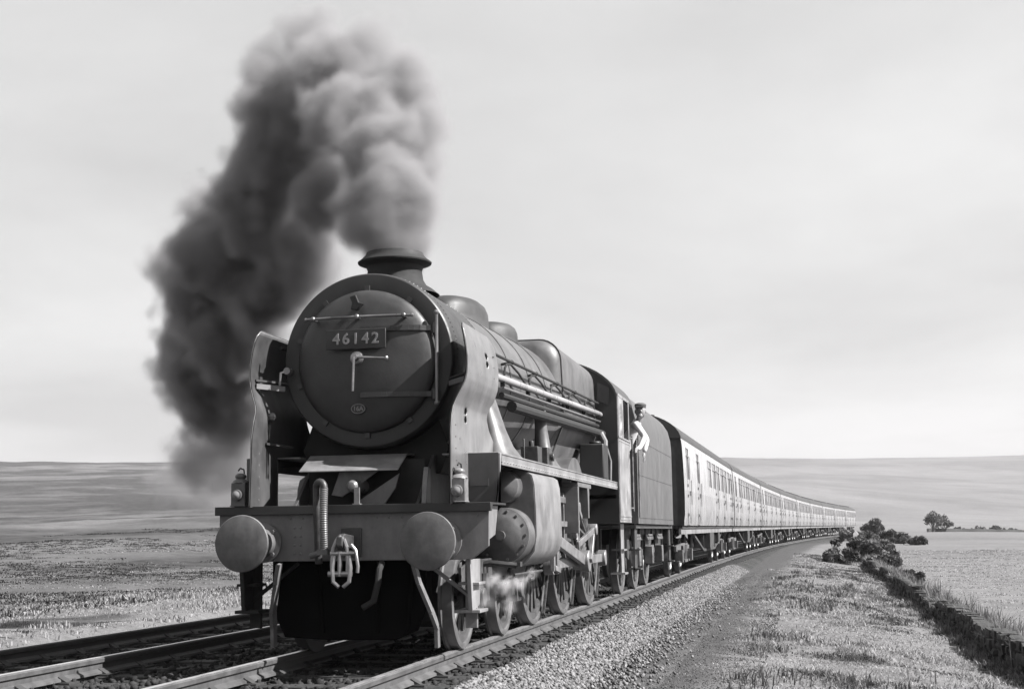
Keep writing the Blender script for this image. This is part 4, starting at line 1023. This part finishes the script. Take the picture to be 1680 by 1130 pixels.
# ------------------------------------------------------------------ enginemen and lamps
def skin_body(name, nodes, edges, m, parent=None, sub=2, root=0):
    me = bpy.data.meshes.new(name); me.from_pydata([n[0] for n in nodes], edges, []); me.update(); me.materials.append(m)
    o = bpy.data.objects.new(name, me); COL.objects.link(o)
    if parent: o.parent = parent
    sk = o.modifiers.new('skin', 'SKIN'); sk.use_smooth_shade = True; sk.branch_smoothing = .6
    if not me.skin_vertices: me.skin_vertices.new() if hasattr(me.skin_vertices, 'new') else None
    for i, n_ in enumerate(nodes):
        v = me.skin_vertices[0].data[i]; v.radius = (n_[1], n_[2] if len(n_) > 2 else n_[1]); v.use_root = (i == root)
    sb = o.modifiers.new('sub', 'SUBSURF'); sb.levels = sub; sb.render_levels = sub
    return o
def engineman():
    p = thing('person', 'engineman in white shirt and dark cap leaning out beside the cab', 'person', (1.04, 11.5, 1.53))
    def w(*a): return tuple(np.array(a)-np.array((.95, 11.2, 1.69)))
    nodes = [(w(1.00, 11.22, 2.58), .155, .11), (w(1.10, 11.18, 2.78), .15, .105), (w(1.22, 11.12, 2.98), .185, .11), (w(1.29, 11.08, 3.10), .12, .09), (w(1.33, 11.05, 3.17), .055),
             (w(1.30, 10.90, 3.07), .07), (w(1.45, 10.86, 2.86), .055), (w(1.37, 10.72, 2.66), .042), (w(1.33, 10.66, 2.645), .03),
             (w(1.28, 11.28, 3.06), .07), (w(1.43, 11.38, 2.84), .055), (w(1.38, 11.30, 2.62), .042),
             (w(.97, 11.12, 2.20), .085), (w(.95, 11.10, 1.78), .06), (w(1.0, 11.04, 1.72), .05), (w(1.0, 11.33, 2.20), .085), (w(.97, 11.36, 1.78), .06), (w(1.02, 11.30, 1.72), .05)]
    edges = [(0, 1), (1, 2), (2, 3), (3, 4), (3, 5), (5, 6), (6, 7), (7, 8), (3, 9), (9, 10), (10, 11), (0, 12), (12, 13), (13, 14), (0, 15), (15, 16), (16, 17)]
    skin_body('shirt', nodes[:12], edges[:11], shirtm, p)
    tn = [(w(1.0, 11.22, 2.60), .16, .12), (w(.99, 11.22, 2.46), .17, .13)]+nodes[12:]
    skin_body('trousers', tn, [(0, 1), (1, 2), (2, 3), (3, 4), (1, 5), (5, 6), (6, 7)], clothm, p)
    me = MB()
    o = Vector(w(1.37, 11.01, 3.31))
    me.ball(o, .105, 18, (.86, 1.0, 1.22)); me.ball(o+Vector((.02, -.105, -.01)), .022, 8, (1, 1.2, 1.3)); me.ball(o+Vector((.0, -.075, -.085)), .045, 10)
    for s in (-1, 1): me.ball(o+Vector((s*.09, .01, -.01)), .024, 8, (.5, 1, 1.4))
    me.cyl(o+Vector((-.03, .03, -.16)), o+Vector((0, .01, -.06)), .055, .055, 12)
    hd = me.build('head', skinm, p, smooth=80)
    ey = MB()
    for s in (-1, 1): ey.ball(o+Vector((s*.035, -.09, .015)), .012, 8)
    ey.box(o+Vector((0, -.10, -.06)), (.045, .02, .008)); ey.build('eyes_and_mouth', clothm, hd)
    cpb = MB().lathe(o+Vector((0, .01, .05)), 'z', [(0, .098), (.03, .104), (.05, .108), (.07, .095), (.085, .06), (.088, 0)], 20, sx=.95, sy=1.08); cpb.box(o+Vector((0, -.125, .055)), (.13, .08, .014), Matrix.Rotation(R(-14), 3, 'X')); cpb.build('cap', clothm, hd)
    h_ = MB()
    for base, dr in ((Vector(w(1.33, 10.66, 2.645)), Vector((-.02, -1, -.25))), (Vector(w(1.38, 11.30, 2.60)), Vector((.0, -.15, -1)))):
        dr.normalize(); sd_ = dr.cross(Vector((1, 0, 0))).normalized()
        h_.ball(base+dr*.03, .045, 10, (.55, 1, 1))
        for i, ln in enumerate((.07, .08, .078, .06)):
            a = base+dr*.06+sd_*(i-1.5)*.02; h_.tube([a, a+dr*ln*.5+Vector((.012, 0, 0)), a+dr*ln+Vector((-.012, 0, -.008))], [.011, .010, .008], 6)
        a = base+dr*.02+sd_*.04; h_.tube([a, a+dr*.035+sd_*.025, a+dr*.06+sd_*.03], [.013, .011, .009], 6)
    h_.build('hands', skinm, p, smooth=80)
engineman()
def oil_lamp(x, y, z, label, mtl, lens):
    t = thing('oil_lamp', label, 'lamp', (x, y, z), R(0), 'oil headlamps on the front platform')
    MB().box((0, 0, .14), (.17, .17, .26)).lathe((0, 0, .27), 'z', [(0, .10), (.03, .085), (.05, .05), (.06, .065), (.09, .065), (.11, .04), (.115, 0)], 16).box((0, .0, .008), (.19, .19, .016)).build('lamp_body', mtl, t, bev=.012)
    b = MB().lathe((0, -.085, .13), 'y', [(-.06, 0), (-.06, .045), (-.055, .062), (-.02, .066), (0, .06)], 20).build('lens_hood', mtl, t)
    MB().lathe((0, -.085, .13), 'y', [(-.085, 0), (-.08, .025), (-.061, .046)], 20).build('bullseye_lens', lens, b)
    t.scale = (.82, .82, .82)
    MB().tube([(0, .1, .22), (0, .13, .30), (0, .09, .43), (0, -.02, .44), (0, -.07, .41)], .009, 8).build('handle', soot, t)
    br = MB().box((0, .11, .1), (.05, .02, .32)).build('lamp_socket', soot, t)
lens = mat('lens_glass', 0.14, .12, var=.1)
oil_lamp(-1.10, -.0, 1.397, 'dark oil lamp on the platform end, in silhouette against the moor', mat('shaded_lamp_paint', .07, .4), lens)  # silhouette shade painted into this lamp's darker body
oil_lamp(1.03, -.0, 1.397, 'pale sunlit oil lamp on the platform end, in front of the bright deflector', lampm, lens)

# ------------------------------------------------------------------ smoke
def smoke(name, spheres, dens, color, res, lo, hi, amp, freq, edge, seed=0., aniso=.2, base=None):
    v = bpy.data.volumes.new(name); o = bpy.data.objects.new(name, v); COL.objects.link(o); o['kind'] = 'stuff'
    ng = bpy.data.node_groups.new(name, 'GeometryNodeTree')
    ng.interface.new_socket('Geometry', in_out='INPUT', socket_type='NodeSocketGeometry'); ng.interface.new_socket('Geometry', in_out='OUTPUT', socket_type='NodeSocketGeometry')
    n = ng.nodes; l = ng.links; out = n.new('NodeGroupOutput'); vc = n.new('GeometryNodeVolumeCube'); pos = n.new('GeometryNodeInputPosition')
    def mt(op, a, b=None, c=None):
        q = n.new('ShaderNodeMath'); q.operation = op
        for i, x in enumerate((a, b, c)):
            if x is None: continue
            if isinstance(x, (int, float)): q.inputs[i].default_value = x
            else: l.new(x, q.inputs[i])
        return q.outputs[0]
    acc = None; wacc = None
    for (x, y, z, r, w) in spheres:
        d = n.new('ShaderNodeVectorMath'); d.operation = 'DISTANCE'; l.new(pos.outputs[0], d.inputs[0]); d.inputs[1].default_value = (x, y, z)
        f = mt('SUBTRACT', r, d.outputs['Value'])                      # > 0 inside
        acc = f if acc is None else mt('SMOOTH_MAX', acc, f, .14)
        k = n.new('ShaderNodeMapRange'); k.interpolation_type = 'SMOOTHSTEP'; l.new(f, k.inputs[0]); k.inputs[1].default_value = -.9*r; k.inputs[2].default_value = .5*r; k.inputs[3].default_value = 0; k.inputs[4].default_value = w
        wacc = k.outputs[0] if wacc is None else mt('MAXIMUM', wacc, k.outputs[0])
    def noise(sc_, det, off):
        q = n.new('ShaderNodeTexNoise'); q.inputs['Scale'].default_value = sc_; q.inputs['Detail'].default_value = det; q.inputs['Roughness'].default_value = .55
        a = n.new('ShaderNodeVectorMath'); a.operation = 'ADD'; l.new(pos.outputs[0], a.inputs[0]); a.inputs[1].default_value = (off, off*1.7, off*.3); l.new(a.outputs[0], q.inputs['Vector']); return q.outputs[0]
    vo = n.new('ShaderNodeTexVoronoi'); vo.feature = 'SMOOTH_F1'; vo.inputs['Scale'].default_value = freq*1.15; vo.inputs['Smoothness'].default_value = .35
    wp = n.new('ShaderNodeVectorMath'); wp.operation = 'MULTIPLY_ADD'
    nzv = n.new('ShaderNodeTexNoise'); nzv.inputs['Scale'].default_value = freq*.9; nzv.inputs['Detail'].default_value = 3; l.new(pos.outputs[0], nzv.inputs['Vector'])
    l.new(nzv.outputs['Color'], wp.inputs[0]); wp.inputs[1].default_value = (.7, .7, .7); l.new(pos.outputs[0], wp.inputs[2]); l.new(wp.outputs[0], vo.inputs['Vector'])
    puff = mt('MULTIPLY_ADD', vo.outputs['Distance'], -.9*amp, .33*amp)            # rounded lobes
    fine = mt('MULTIPLY_ADD', noise(freq*1.7, 8, 3.1+seed), 1.7*amp, -.85*amp)
    rough = mt('ADD', puff, fine)
    if base is not None:                                           # smooth where it leaves the chimney, rougher as it rises
        sx = n.new('ShaderNodeSeparateXYZ'); l.new(pos.outputs[0], sx.inputs[0]); br = n.new('ShaderNodeVectorMath'); br.operation = 'DISTANCE'
        l.new(pos.outputs[0], br.inputs[0]); br.inputs[1].default_value = base
        bm2 = n.new('ShaderNodeMapRange'); l.new(br.outputs['Value'], bm2.inputs[0]); bm2.inputs[1].default_value = .15; bm2.inputs[2].default_value = 1.3; bm2.inputs[3].default_value = .12; bm2.inputs[4].default_value = 1
        rough = mt('MULTIPLY', rough, bm2.outputs[0])
    f = mt('ADD', acc, rough)
    mr = n.new('ShaderNodeMapRange'); mr.interpolation_type = 'SMOOTHSTEP'; l.new(f, mr.inputs[0]); mr.inputs[1].default_value = -edge*.3; mr.inputs[2].default_value = edge; mr.inputs[3].default_value = 0; mr.inputs[4].default_value = 1
    dn = mt('MULTIPLY', mr.outputs[0], mt('MULTIPLY', wacc, dens)); dn = mt('MULTIPLY', dn, mt('MULTIPLY_ADD', noise(freq*1.0, 5, 9.), 1.2, .4))
    l.new(dn, vc.inputs['Density'])
    vc.inputs['Min'].default_value = lo; vc.inputs['Max'].default_value = hi
    for a, r_ in zip('XYZ', res): vc.inputs['Resolution '+a].default_value = r_
    sm = n.new('GeometryNodeSetMaterial'); l.new(vc.outputs[0], sm.inputs[0]); l.new(sm.outputs[0], out.inputs[0])
    m = bpy.data.materials.new(name); m.use_nodes = True; t = m.node_tree; t.nodes.clear()
    p = t.nodes.new('ShaderNodeVolumePrincipled'); p.inputs['Color'].default_value = G(color); p.inputs['Density'].default_value = 1; p.inputs['Anisotropy'].default_value = aniso
    oo = t.nodes.new('ShaderNodeOutputMaterial'); t.links.new(p.outputs[0], oo.inputs['Volume'])
    sm.inputs[2].default_value = m; v.materials.append(m)
    md = o.modifiers.new('smoke', 'NODES'); md.node_group = ng
    return o
# puffs of the plume: x, y, z, radius, density
SPH = [(0.03, 1.5, 4.03, 0.29, 6.0), (-0.0, 1.6, 4.27, 0.38, 2.4), (-0.29, 1.9, 4.64, 0.53, 1.0), (0.07, 2.0, 4.84, 0.4, 0.9), (-0.3, 2.3, 5.34, 0.67, 0.9), (0.06, 2.5, 5.75, 0.39, 0.8),
       (-0.79, 2.7, 5.9, 0.69, 0.85), (-0.28, 2.8, 6.3, 0.51, 0.75), (-1.3, 3.1, 6.55, 0.7, 0.7), (-0.79, 3.2, 6.93, 0.5, 0.4), (-2.12, 3.5, 6.51, 0.64, 0.7), (-2.36, 3.8, 7.23, 0.42, 0.35),
       (-1.72, 3.6, 7.34, 0.49, 0.48), (-2.07, 3.7, 5.9, 0.74, 0.9), (-1.4, 3.4, 5.16, 0.61, 1.0), (-2.5, 4.1, 5.35, 0.79, 1.05), (-2.05, 4.1, 4.8, 0.59, 1.0), (-3.29, 4.8, 4.89, 0.81, 1.1),
       (-2.81, 4.8, 4.41, 0.72, 1.1), (-3.99, 5.6, 4.43, 0.71, 1.1), (-3.48, 5.6, 3.89, 0.76, 1.1), (-4.29, 6.2, 3.48, 0.7, 1.1), (-4.41, 6.6, 3.03, 0.52, 1.0), (-3.71, 6.4, 3.21, 0.68, 1.0),
       (-4.62, 6.4, 4.0, 0.48, 1.0), (-3.95, 7.0, 2.64, 0.58, 0.45), (-4.8, 7.4, 2.37, 0.63, 0.48), (-4.34, 7.6, 2.18, 0.59, 0.4), (-5.55, 8.4, 2.0, 0.57, 0.19), (-5.01, 8.6, 1.81, 0.57, 0.16),
       (-1.91, 4.4, 4.46, 0.46, 0.5), (-4.41, 5.6, 4.97, 0.5, 0.35), (-3.52, 4.8, 5.61, 0.48, 0.4)]
SPH += [(0, 1.45, 4.06, .30, 4.), (.0, 1.47, 4.25, .36, 3.), (.0, 1.55, 4.5, .44, 1.8), (-.02, 1.7, 4.8, .52, 1.3)]
A = np.array(SPH); lo = tuple((A[:, :3]-A[:, 3:4]-.45).min(0)); hi = tuple((A[:, :3]+A[:, 3:4]+.45).max(0))
lo = (lo[0], lo[1], lo[2])
ex = np.array(hi)-np.array(lo); vox = .04
smoke('smoke', SPH, 8.0, .47, [int(e/vox) for e in ex], lo, hi, .42, 1.65, .22, base=(0, 1.45, 4.0))
# wisp of steam from the drain cocks over the bogie
SS = [(1.16, 0.69, 0.65, 0.09, 1.0), (1.16, 1.34, 0.61, 0.11, 1.0), (1.16, 2.08, 0.6, 0.1, 1.0), (1.16, 0.96, 0.52, 0.06, 0.6), (1.16, 2.76, 0.64, 0.09, 0.6), (1.16, 0.55, 0.48, 0.09, 0.35), (1.16, 1.53, 0.41, 0.11, 0.35), (1.16, 0.17, 0.61, 0.08, 0.4), (1.16, 2.0, 0.48, 0.11, 0.45)]
A = np.array(SS); lo = tuple((A[:, :3]-A[:, 3:4]-.15).min(0)); hi = tuple((A[:, :3]+A[:, 3:4]+.15).max(0)); ex = np.array(hi)-np.array(lo)
smoke('steam', SS, 9., .97, [max(8, int(e/.02)) for e in ex], lo, hi, .17, 4.5, .14)

# ------------------------------------------------------------------ drystone wall beside the line
wall = thing('stone_wall', 'low dark drystone wall running along the grass bank beside the line', 'stone wall', (7.0, 5, 0))
def wall_z(y): return float(height(7.05, y))
smesh = []
for k in range(8):
    b = bmesh.new(); bmesh.ops.create_cube(b, size=1)
    bmesh.ops.subdivide_edges(b, edges=b.edges[:], cuts=1, use_grid_fill=True)
    for v in b.verts:
        q = v.co.copy(); v.co = q.lerp(q.normalized()*.55, .35)+Vector([rng.uniform(-.06, .06) for _ in range(3)])
    me = bpy.data.meshes.new('stone'); b.to_mesh(me); b.free(); me.materials.append(wallm); smesh.append(me)
rest = []; cnt = 0
y = 4.0
while y < 84:
    zb = wall_z(y)-.1
    for course in range(4 if fnoise(np.array(7.), np.array(y), 61, .35) > .36 else 3):
        hh = .13; yy_ = y+(course % 2)*.17+rng.uniform(-.05, .05); ln = rng.uniform(.26, .40)
        c = (7.05+rng.uniform(-.03, .03)-.02*course+txv(np.array(max(0, y-40))).item()*.0, yy_, zb+.07+course*hh+rng.uniform(-.015, .015)); s3 = (.34-.02*course+rng.uniform(-.04, .04), ln, hh*1.12); rz = rng.uniform(-.12, .12)
        if cnt < 290:
            o = bpy.data.objects.new('stone', smesh[rng.randrange(8)]); COL.objects.link(o); o.parent = wall; o.location = Vector(c)-wall.location; o.scale = s3; o.rotation_euler = (rng.uniform(-.1, .1), rng.uniform(-.1, .1), rz); cnt += 1
        else: rest.append((c, s3, rz))
    y += .32
V = []; Fc = []
for c, s3, rz in rest:
    b = len(V)
    for v in [(-1, -1, -1), (1, -1, -1), (1, 1, -1), (-1, 1, -1), (-1, -1, 1), (1, -1, 1), (1, 1, 1), (-1, 1, 1)]:
        V.append((c[0]-7.0+v[0]*s3[0]/2*rng.uniform(.75, 1.1), c[1]-5+v[1]*s3[1]/2*rng.uniform(.8, 1.05), c[2]+v[2]*s3[2]/2*rng.uniform(.8, 1.1)))
    Fc += [tuple(b+i for i in f) for f in ((0, 3, 2, 1), (4, 5, 6, 7), (0, 1, 5, 4), (1, 2, 6, 5), (2, 3, 7, 6), (3, 0, 4, 7))]
o = npmesh('far_stones', V, Fc, wallm); o.parent = wall; o['kind'] = 'stuff'

# ------------------------------------------------------------------ grass
grass_m = tone_material('dry_grass', .05, .30, .8, trans=.3)
def grass(name, X, Y, hgt, wid, seed, tone, blades=9, spread=.07, flat=0.):
    r = np.random.RandomState(seed); n = len(X); k = blades
    Z = height(X, Y)
    bx = np.repeat(X, k)+r.normal(0, spread, n*k); by = np.repeat(Y, k)+r.normal(0, spread, n*k); bz = np.repeat(Z, k)-.02
    H = np.repeat(hgt, k)*r.uniform(.5, 1.15, n*k); W = np.repeat(wid, k)*r.uniform(.7, 1.3, n*k)
    a = r.uniform(0, 2*PI, n*k); lean = r.uniform(.1+flat, .75+flat, n*k)
    dx, dy = np.cos(a), np.sin(a); wx, wy = -dy, dx
    b0 = np.stack([bx-wx*W/2, by-wy*W/2, bz], -1); b1 = np.stack([bx+wx*W/2, by+wy*W/2, bz], -1)
    mx_, my_ = bx+dx*H*lean*.3, by+dy*H*lean*.3; mz = bz+H*.6*np.maximum(.5, 1-.3*lean*lean)
    m0 = np.stack([mx_-wx*W*.4, my_-wy*W*.4, mz], -1); m1 = np.stack([mx_+wx*W*.4, my_+wy*W*.4, mz], -1)
    tp_ = np.stack([bx+dx*H*lean, by+dy*H*lean, bz+H*np.maximum(.25, 1-.45*lean*lean-.1*lean)], -1)
    V = np.stack([b0, b1, m0, m1, tp_], 1).reshape(-1, 3)
    base = 5*np.arange(n*k)[:, None]
    F = np.concatenate([base+np.array([[0, 1, 3]]), base+np.array([[0, 3, 2]]), base+np.array([[2, 3, 4]])])
    tn = np.clip(np.repeat(tone, k)+r.normal(0, .13, n*k), 0, 1)
    o = npmesh(name, V, F, grass_m, attr=np.repeat(tn, 5)); o['kind'] = 'stuff'; return o
def scatter(n, xr, yr, pw, seed):
    r = np.random.RandomState(seed); Y = yr[0]+(yr[1]-yr[0])*np.power(r.rand(n), pw); X = r.uniform(xr[0], xr[1], n); return X, Y, r
def patch(X, Y): return .55*fnoise(X, Y, 21, .8)+.45*fnoise(X, Y, 22, 2.2)
# rough bank between cess and wall
X, Y, r = scatter(32000, (2.5, 7.1), (-1.5, 70), 2.0, 31); pt = patch(X, Y); edge = sst(2.7, 4.0, X+.9*(fnoise(X, Y, 25, .7)-.5)); k = (r.rand(len(X)) < edge*(.35+.9*pt)); X, Y, pt = X[k], Y[k], pt[k]; X = X+txv(Y)*np.clip((7-X)/4, 0, 1)
d = np.hypot(X-CX, Y-CY)
pq = fnoise(X, Y, 26, 1.1); grass('grass_bank', X, Y, .035+.09*sst(.5, .8, pt)+.035*r.rand(len(X)), .005+.0005*d, 1, np.clip(.8-1.2*sst(.58, .82, pq)+.25*(r.rand(len(X))-.5), 0, 1), blades=10, spread=.09, flat=.5)
# coarse darker tussocks on the bank
r = np.random.RandomState(44); n = 900; Y = -1+45*np.power(r.rand(n), 1.8); X = 3.2+3.5*r.rand(n); q = fnoise(X, Y, 71, .55); k = r.rand(n) < sst(.45, .7, q); X, Y = X[k]+txv(Y[k])*.4, Y[k]; d = np.hypot(X-CX, Y-CY)
grass('grass_tussocks', X, Y, r.uniform(.10, .24, len(X)), .006+.0006*d, 11, r.uniform(0, .45, len(X)), blades=26, spread=.10, flat=.25)
# fields beyond the wall
X, Y, r = scatter(15000, (7.3, 26), (4, 90), 1.5, 33); pt = patch(X, Y); d = np.hypot(X-CX, Y-CY)
grass('field_grass', X, Y, .04+.06*pt, .008+.0006*d, 2, .6+.4*(1-pt), spread=.14, flat=.5)
# tufts over and at the foot of the wall
r = np.random.RandomState(8); n = 3000; Y = 4+76*np.power(r.rand(n), 1.4); X = np.where(r.rand(n) < .5, 7.22+r.normal(0, .12, n), 6.76+r.normal(0, .1, n)); d = np.hypot(X-CX, Y-CY)
grass('wall_tufts', X, Y, np.where(X > 7, .54, .13)*r.uniform(.5, 1.2, n), .007+.0006*d, 3, r.uniform(.0, .6, n), spread=.08)
# turf lip and moor on the far side of the line
X, Y, r = scatter(22000, (-17, -5.5), (-2, 60), 1.5, 35); pt = patch(X, Y); k = r.rand(len(X)) < sst(-5.5, -6.2, X)*(.4+.7*pt); X, Y, pt = X[k], Y[k], pt[k]; d = np.hypot(X-CX, Y-CY)
grass('moor_edge_grass', X, Y, .04+.10*sst(.4, .75, pt), .007+.0006*d, 4, .6+.4*(1-pt), spread=.09)

r = np.random.RandomState(41); n = 60000; Y = -2+190*np.power(r.rand(n), 1.2); X = -9-85*np.power(r.rand(n), 1.3)
q = .6*fnoise(X, Y, 51, .055)+.4*fnoise(X, Y, 52, .2); k = r.rand(n) < .9*sst(.47, .57, q); X, Y = X[k], Y[k]; d = np.hypot(X-CX, Y-CY)
rush_m = tone_material('rush_blades', .012, .055, .8, trans=.2); _g = grass_m; grass_m = rush_m
grass('rush_tussocks', X, Y, r.uniform(.07, .17, len(X)), .009+.0008*d, 6, r.rand(len(X)), blades=8, spread=.24, flat=.4); grass_m = _g
r = np.random.RandomState(42); n = 30000; Y = -2+150*np.power(r.rand(n), 1.3); X = -8-60*np.power(r.rand(n), 1.3); k = fnoise(X, Y, 53, .11) > .45; X, Y = X[k], Y[k]; d = np.hypot(X-CX, Y-CY)
grass('moor_grass', X, Y, r.uniform(.04, .12, len(X)), .009+.0007*d, 7, r.uniform(.25, .8, len(X)), blades=7, spread=.2, flat=.4)

# ------------------------------------------------------------------ bushes, trees
def foliage(lobes, n, size, seed):
    r = np.random.RandomState(seed); V = []; L_ = np.array(lobes); w = L_[:, 3]**2; w = w/w.sum(); ch_ = r.choice(len(L_), n, p=w)
    c = L_[ch_, :3]; rr = L_[ch_, 3:4]
    d = r.normal(0, 1, (n, 3)); d /= np.linalg.norm(d, axis=1, keepdims=True)
    P = c+d*rr*np.power(r.uniform(.12, 1.1, (n, 1)), .5)*np.array([1, 1, .85])
    a = r.normal(0, 1, (n, 3)); a /= np.linalg.norm(a, axis=1, keepdims=True); b = np.cross(a, r.normal(0, 1, (n, 3))); b /= np.linalg.norm(b, axis=1, keepdims=True)
    s = size*r.uniform(.5, 1.3, (n, 1))
    Q = np.stack([P-a*s, P+b*s*.55, P+a*s, P-b*s*.55], 1).reshape(-1, 3)
    F = 4*np.arange(n)[:, None]+np.array([[0, 1, 2, 3]])
    return Q, F
leaf_tone = tone_material('leaves', .03, .12, .7, trans=.25)
def plant(name, label, cat, x, y, w, h, seed, size, n, trunk=.35, group=None, lean=0.):
    z = float(height(x, y)); t = thing(name, label, cat, (x, y, z), group=group); r = random.Random(seed)
    lobes = []; st_ = MB()
    nl = max(4, int(8+w*2.5))
    for k in range(nl):
        lx = r.uniform(-.5, .5)*w; ly = r.uniform(-.4, .4)*w; lz = h*(trunk+(1-trunk)*r.uniform(.02 if trunk < .2 else .15, .80)*(1-.7*abs(lx/w))); lr = min(w, h)*r.uniform(.13, .30)
        lobes.append((lx+lean*lz, ly, lz, lr))
        st_.tube([(r.uniform(-.05, .05)*w, 0, -.1), (lx*.35+lean*lz*.4, ly*.3, h*trunk*.8), (lx+lean*lz, ly, lz)], [.035*h*.6, .022*h*.6, .008*h], 6)
    Q, Fq = foliage(lobes, n, size, seed); rr = np.random.RandomState(seed); tn = np.repeat(rr.rand(n), 4)
    o = npmesh('crown' if 'tree' in name else 'foliage', Q, Fq, leaf_tone, attr=tn); o.parent = t
    st_.build('trunk' if 'tree' in name else 'stems', barkm, t)
    return t
BUSH = [(6.53, 63.37, 2.3, 1.5, 'dark rounded bush at the head of the cess path, closest to the line'),
        (7.8, 71.32, 2.6, 1.3, 'broad dark bush between the cess path and the end of the drystone wall'),
        (5.72, 55.39, 1.3, 0.8, 'small low bush at the foot of the scrub, out on the pale bank'),
        (7.7, 55.31, 1.6, 0.8, 'low ragged bush growing along the top of the far end of the wall'),
        (7.6, 39.29, 1.0, 0.6, 'small shrub leaning over the middle of the drystone wall'),
        (12.52, 127.15, 3.4, 1.7, 'dark bush in the field beyond the wall end'),
        (13.02, 115.09, 2.6, 1.1, 'lower dark bush beside the taller bush in the field beyond the wall'),
        (13.4, 182.18, 3.0, 2.5, 'round distant bush on the skyline just past the tail of the train'),
        (9.21, 147.32, 3.4, 1.2, 'pale distant scrub in front of the last coach'),
        (9.71, 127.29, 2.6, 1.3, 'scrub bush beside the white post')]
for i, (x, y, w, h_, lab) in enumerate(BUSH):
    d = math.hypot(x-CX, y-CY); plant('bush', lab, 'bush', x, y, w, h_, 50+i, .07+.0009*d, int(900*min(w, 4)), .1, 'scrub bushes beyond the end of the cess path')
x, y = 32.38, 316.19; plant('windswept_tree', 'lone windswept tree standing on the distant field edge', 'tree', x, y, 4.0, 4.4, 80, .28, 1300, .4, None, .12)
x, y = 35.18, 320.96; plant('small_tree', 'small ragged thorn tree close beside the windswept tree', 'tree', x, y, 3.4, 3.4, 81, .3, 500, .3)
for i, (x, y) in enumerate([(41.21, 345.49), (46.17, 352.99), (51.12, 360.45), (55.63, 367.93)]):
    plant('bush', ['scrubby hedge bush next to the thorn tree', 'low hedge bush midway along the distant field edge', 'thin hedge bush between two thicker ones on the distant field edge', 'last hedge bush of the distant field edge, at the picture border'][i], 'bush', x, y, 2.6+1.2*(i % 2), 1.3+.3*(i % 3), 90+i, .3, 500, .1, 'hedge bushes along the distant field edge')
fw_ = thing('field_wall', 'long thin dark field wall along the far side of the pale field', 'field wall', (36.19, 315.84, float(height(36.19, 315.84))))
P_ = [(31.11+27.19*q/33., 317.54+34.5*q/33.+.8*math.sin(q*.7)) for q in range(34)]
wv = MB()
wv.loft([[(x-fw_.location.x+a, y-fw_.location.y+b, float(height(x, y))-fw_.location.z+zz+rng.uniform(-.08, .08)*(zz > 0)) for a, b, zz in ((0, -.3, -.3), (0, -.22, .75), (0, .22, .75), (0, .3, -.3))] for x, y in P_])
wv.build('far_stones', wallm, fw_)
x, y = 7.44, 83.35; z = float(height(x, y))
MB().prism([(-.16, 0), (.16, 0), (.16, 1.2), (0, 1.38), (-.16, 1.2)], 'y', -.06, .06).build('lineside_post', postm, None, bev=.01, origin=None).location = (x, y, z)
tag(bpy.data.objects['lineside_post'], 'white lineside post standing among the bushes', 'post')
bpy.context.view_layer.update()

# ------------------------------------------------------------------ air
hz = MB().box((CX, CY+100, 120), (9400, 9400, 300)).build('haze', bpy.data.materials.new('haze'), None)
hz['kind'] = 'stuff'; hm = hz.data.materials[0]; hm.use_nodes = True; hm.node_tree.nodes.clear()
p = hm.node_tree.nodes.new('ShaderNodeVolumePrincipled'); p.inputs['Color'].default_value = G(.62); p.inputs['Density'].default_value = .00016; p.inputs['Anisotropy'].default_value = .2
oo = hm.node_tree.nodes.new('ShaderNodeOutputMaterial'); hm.node_tree.links.new(p.outputs[0], oo.inputs['Volume'])
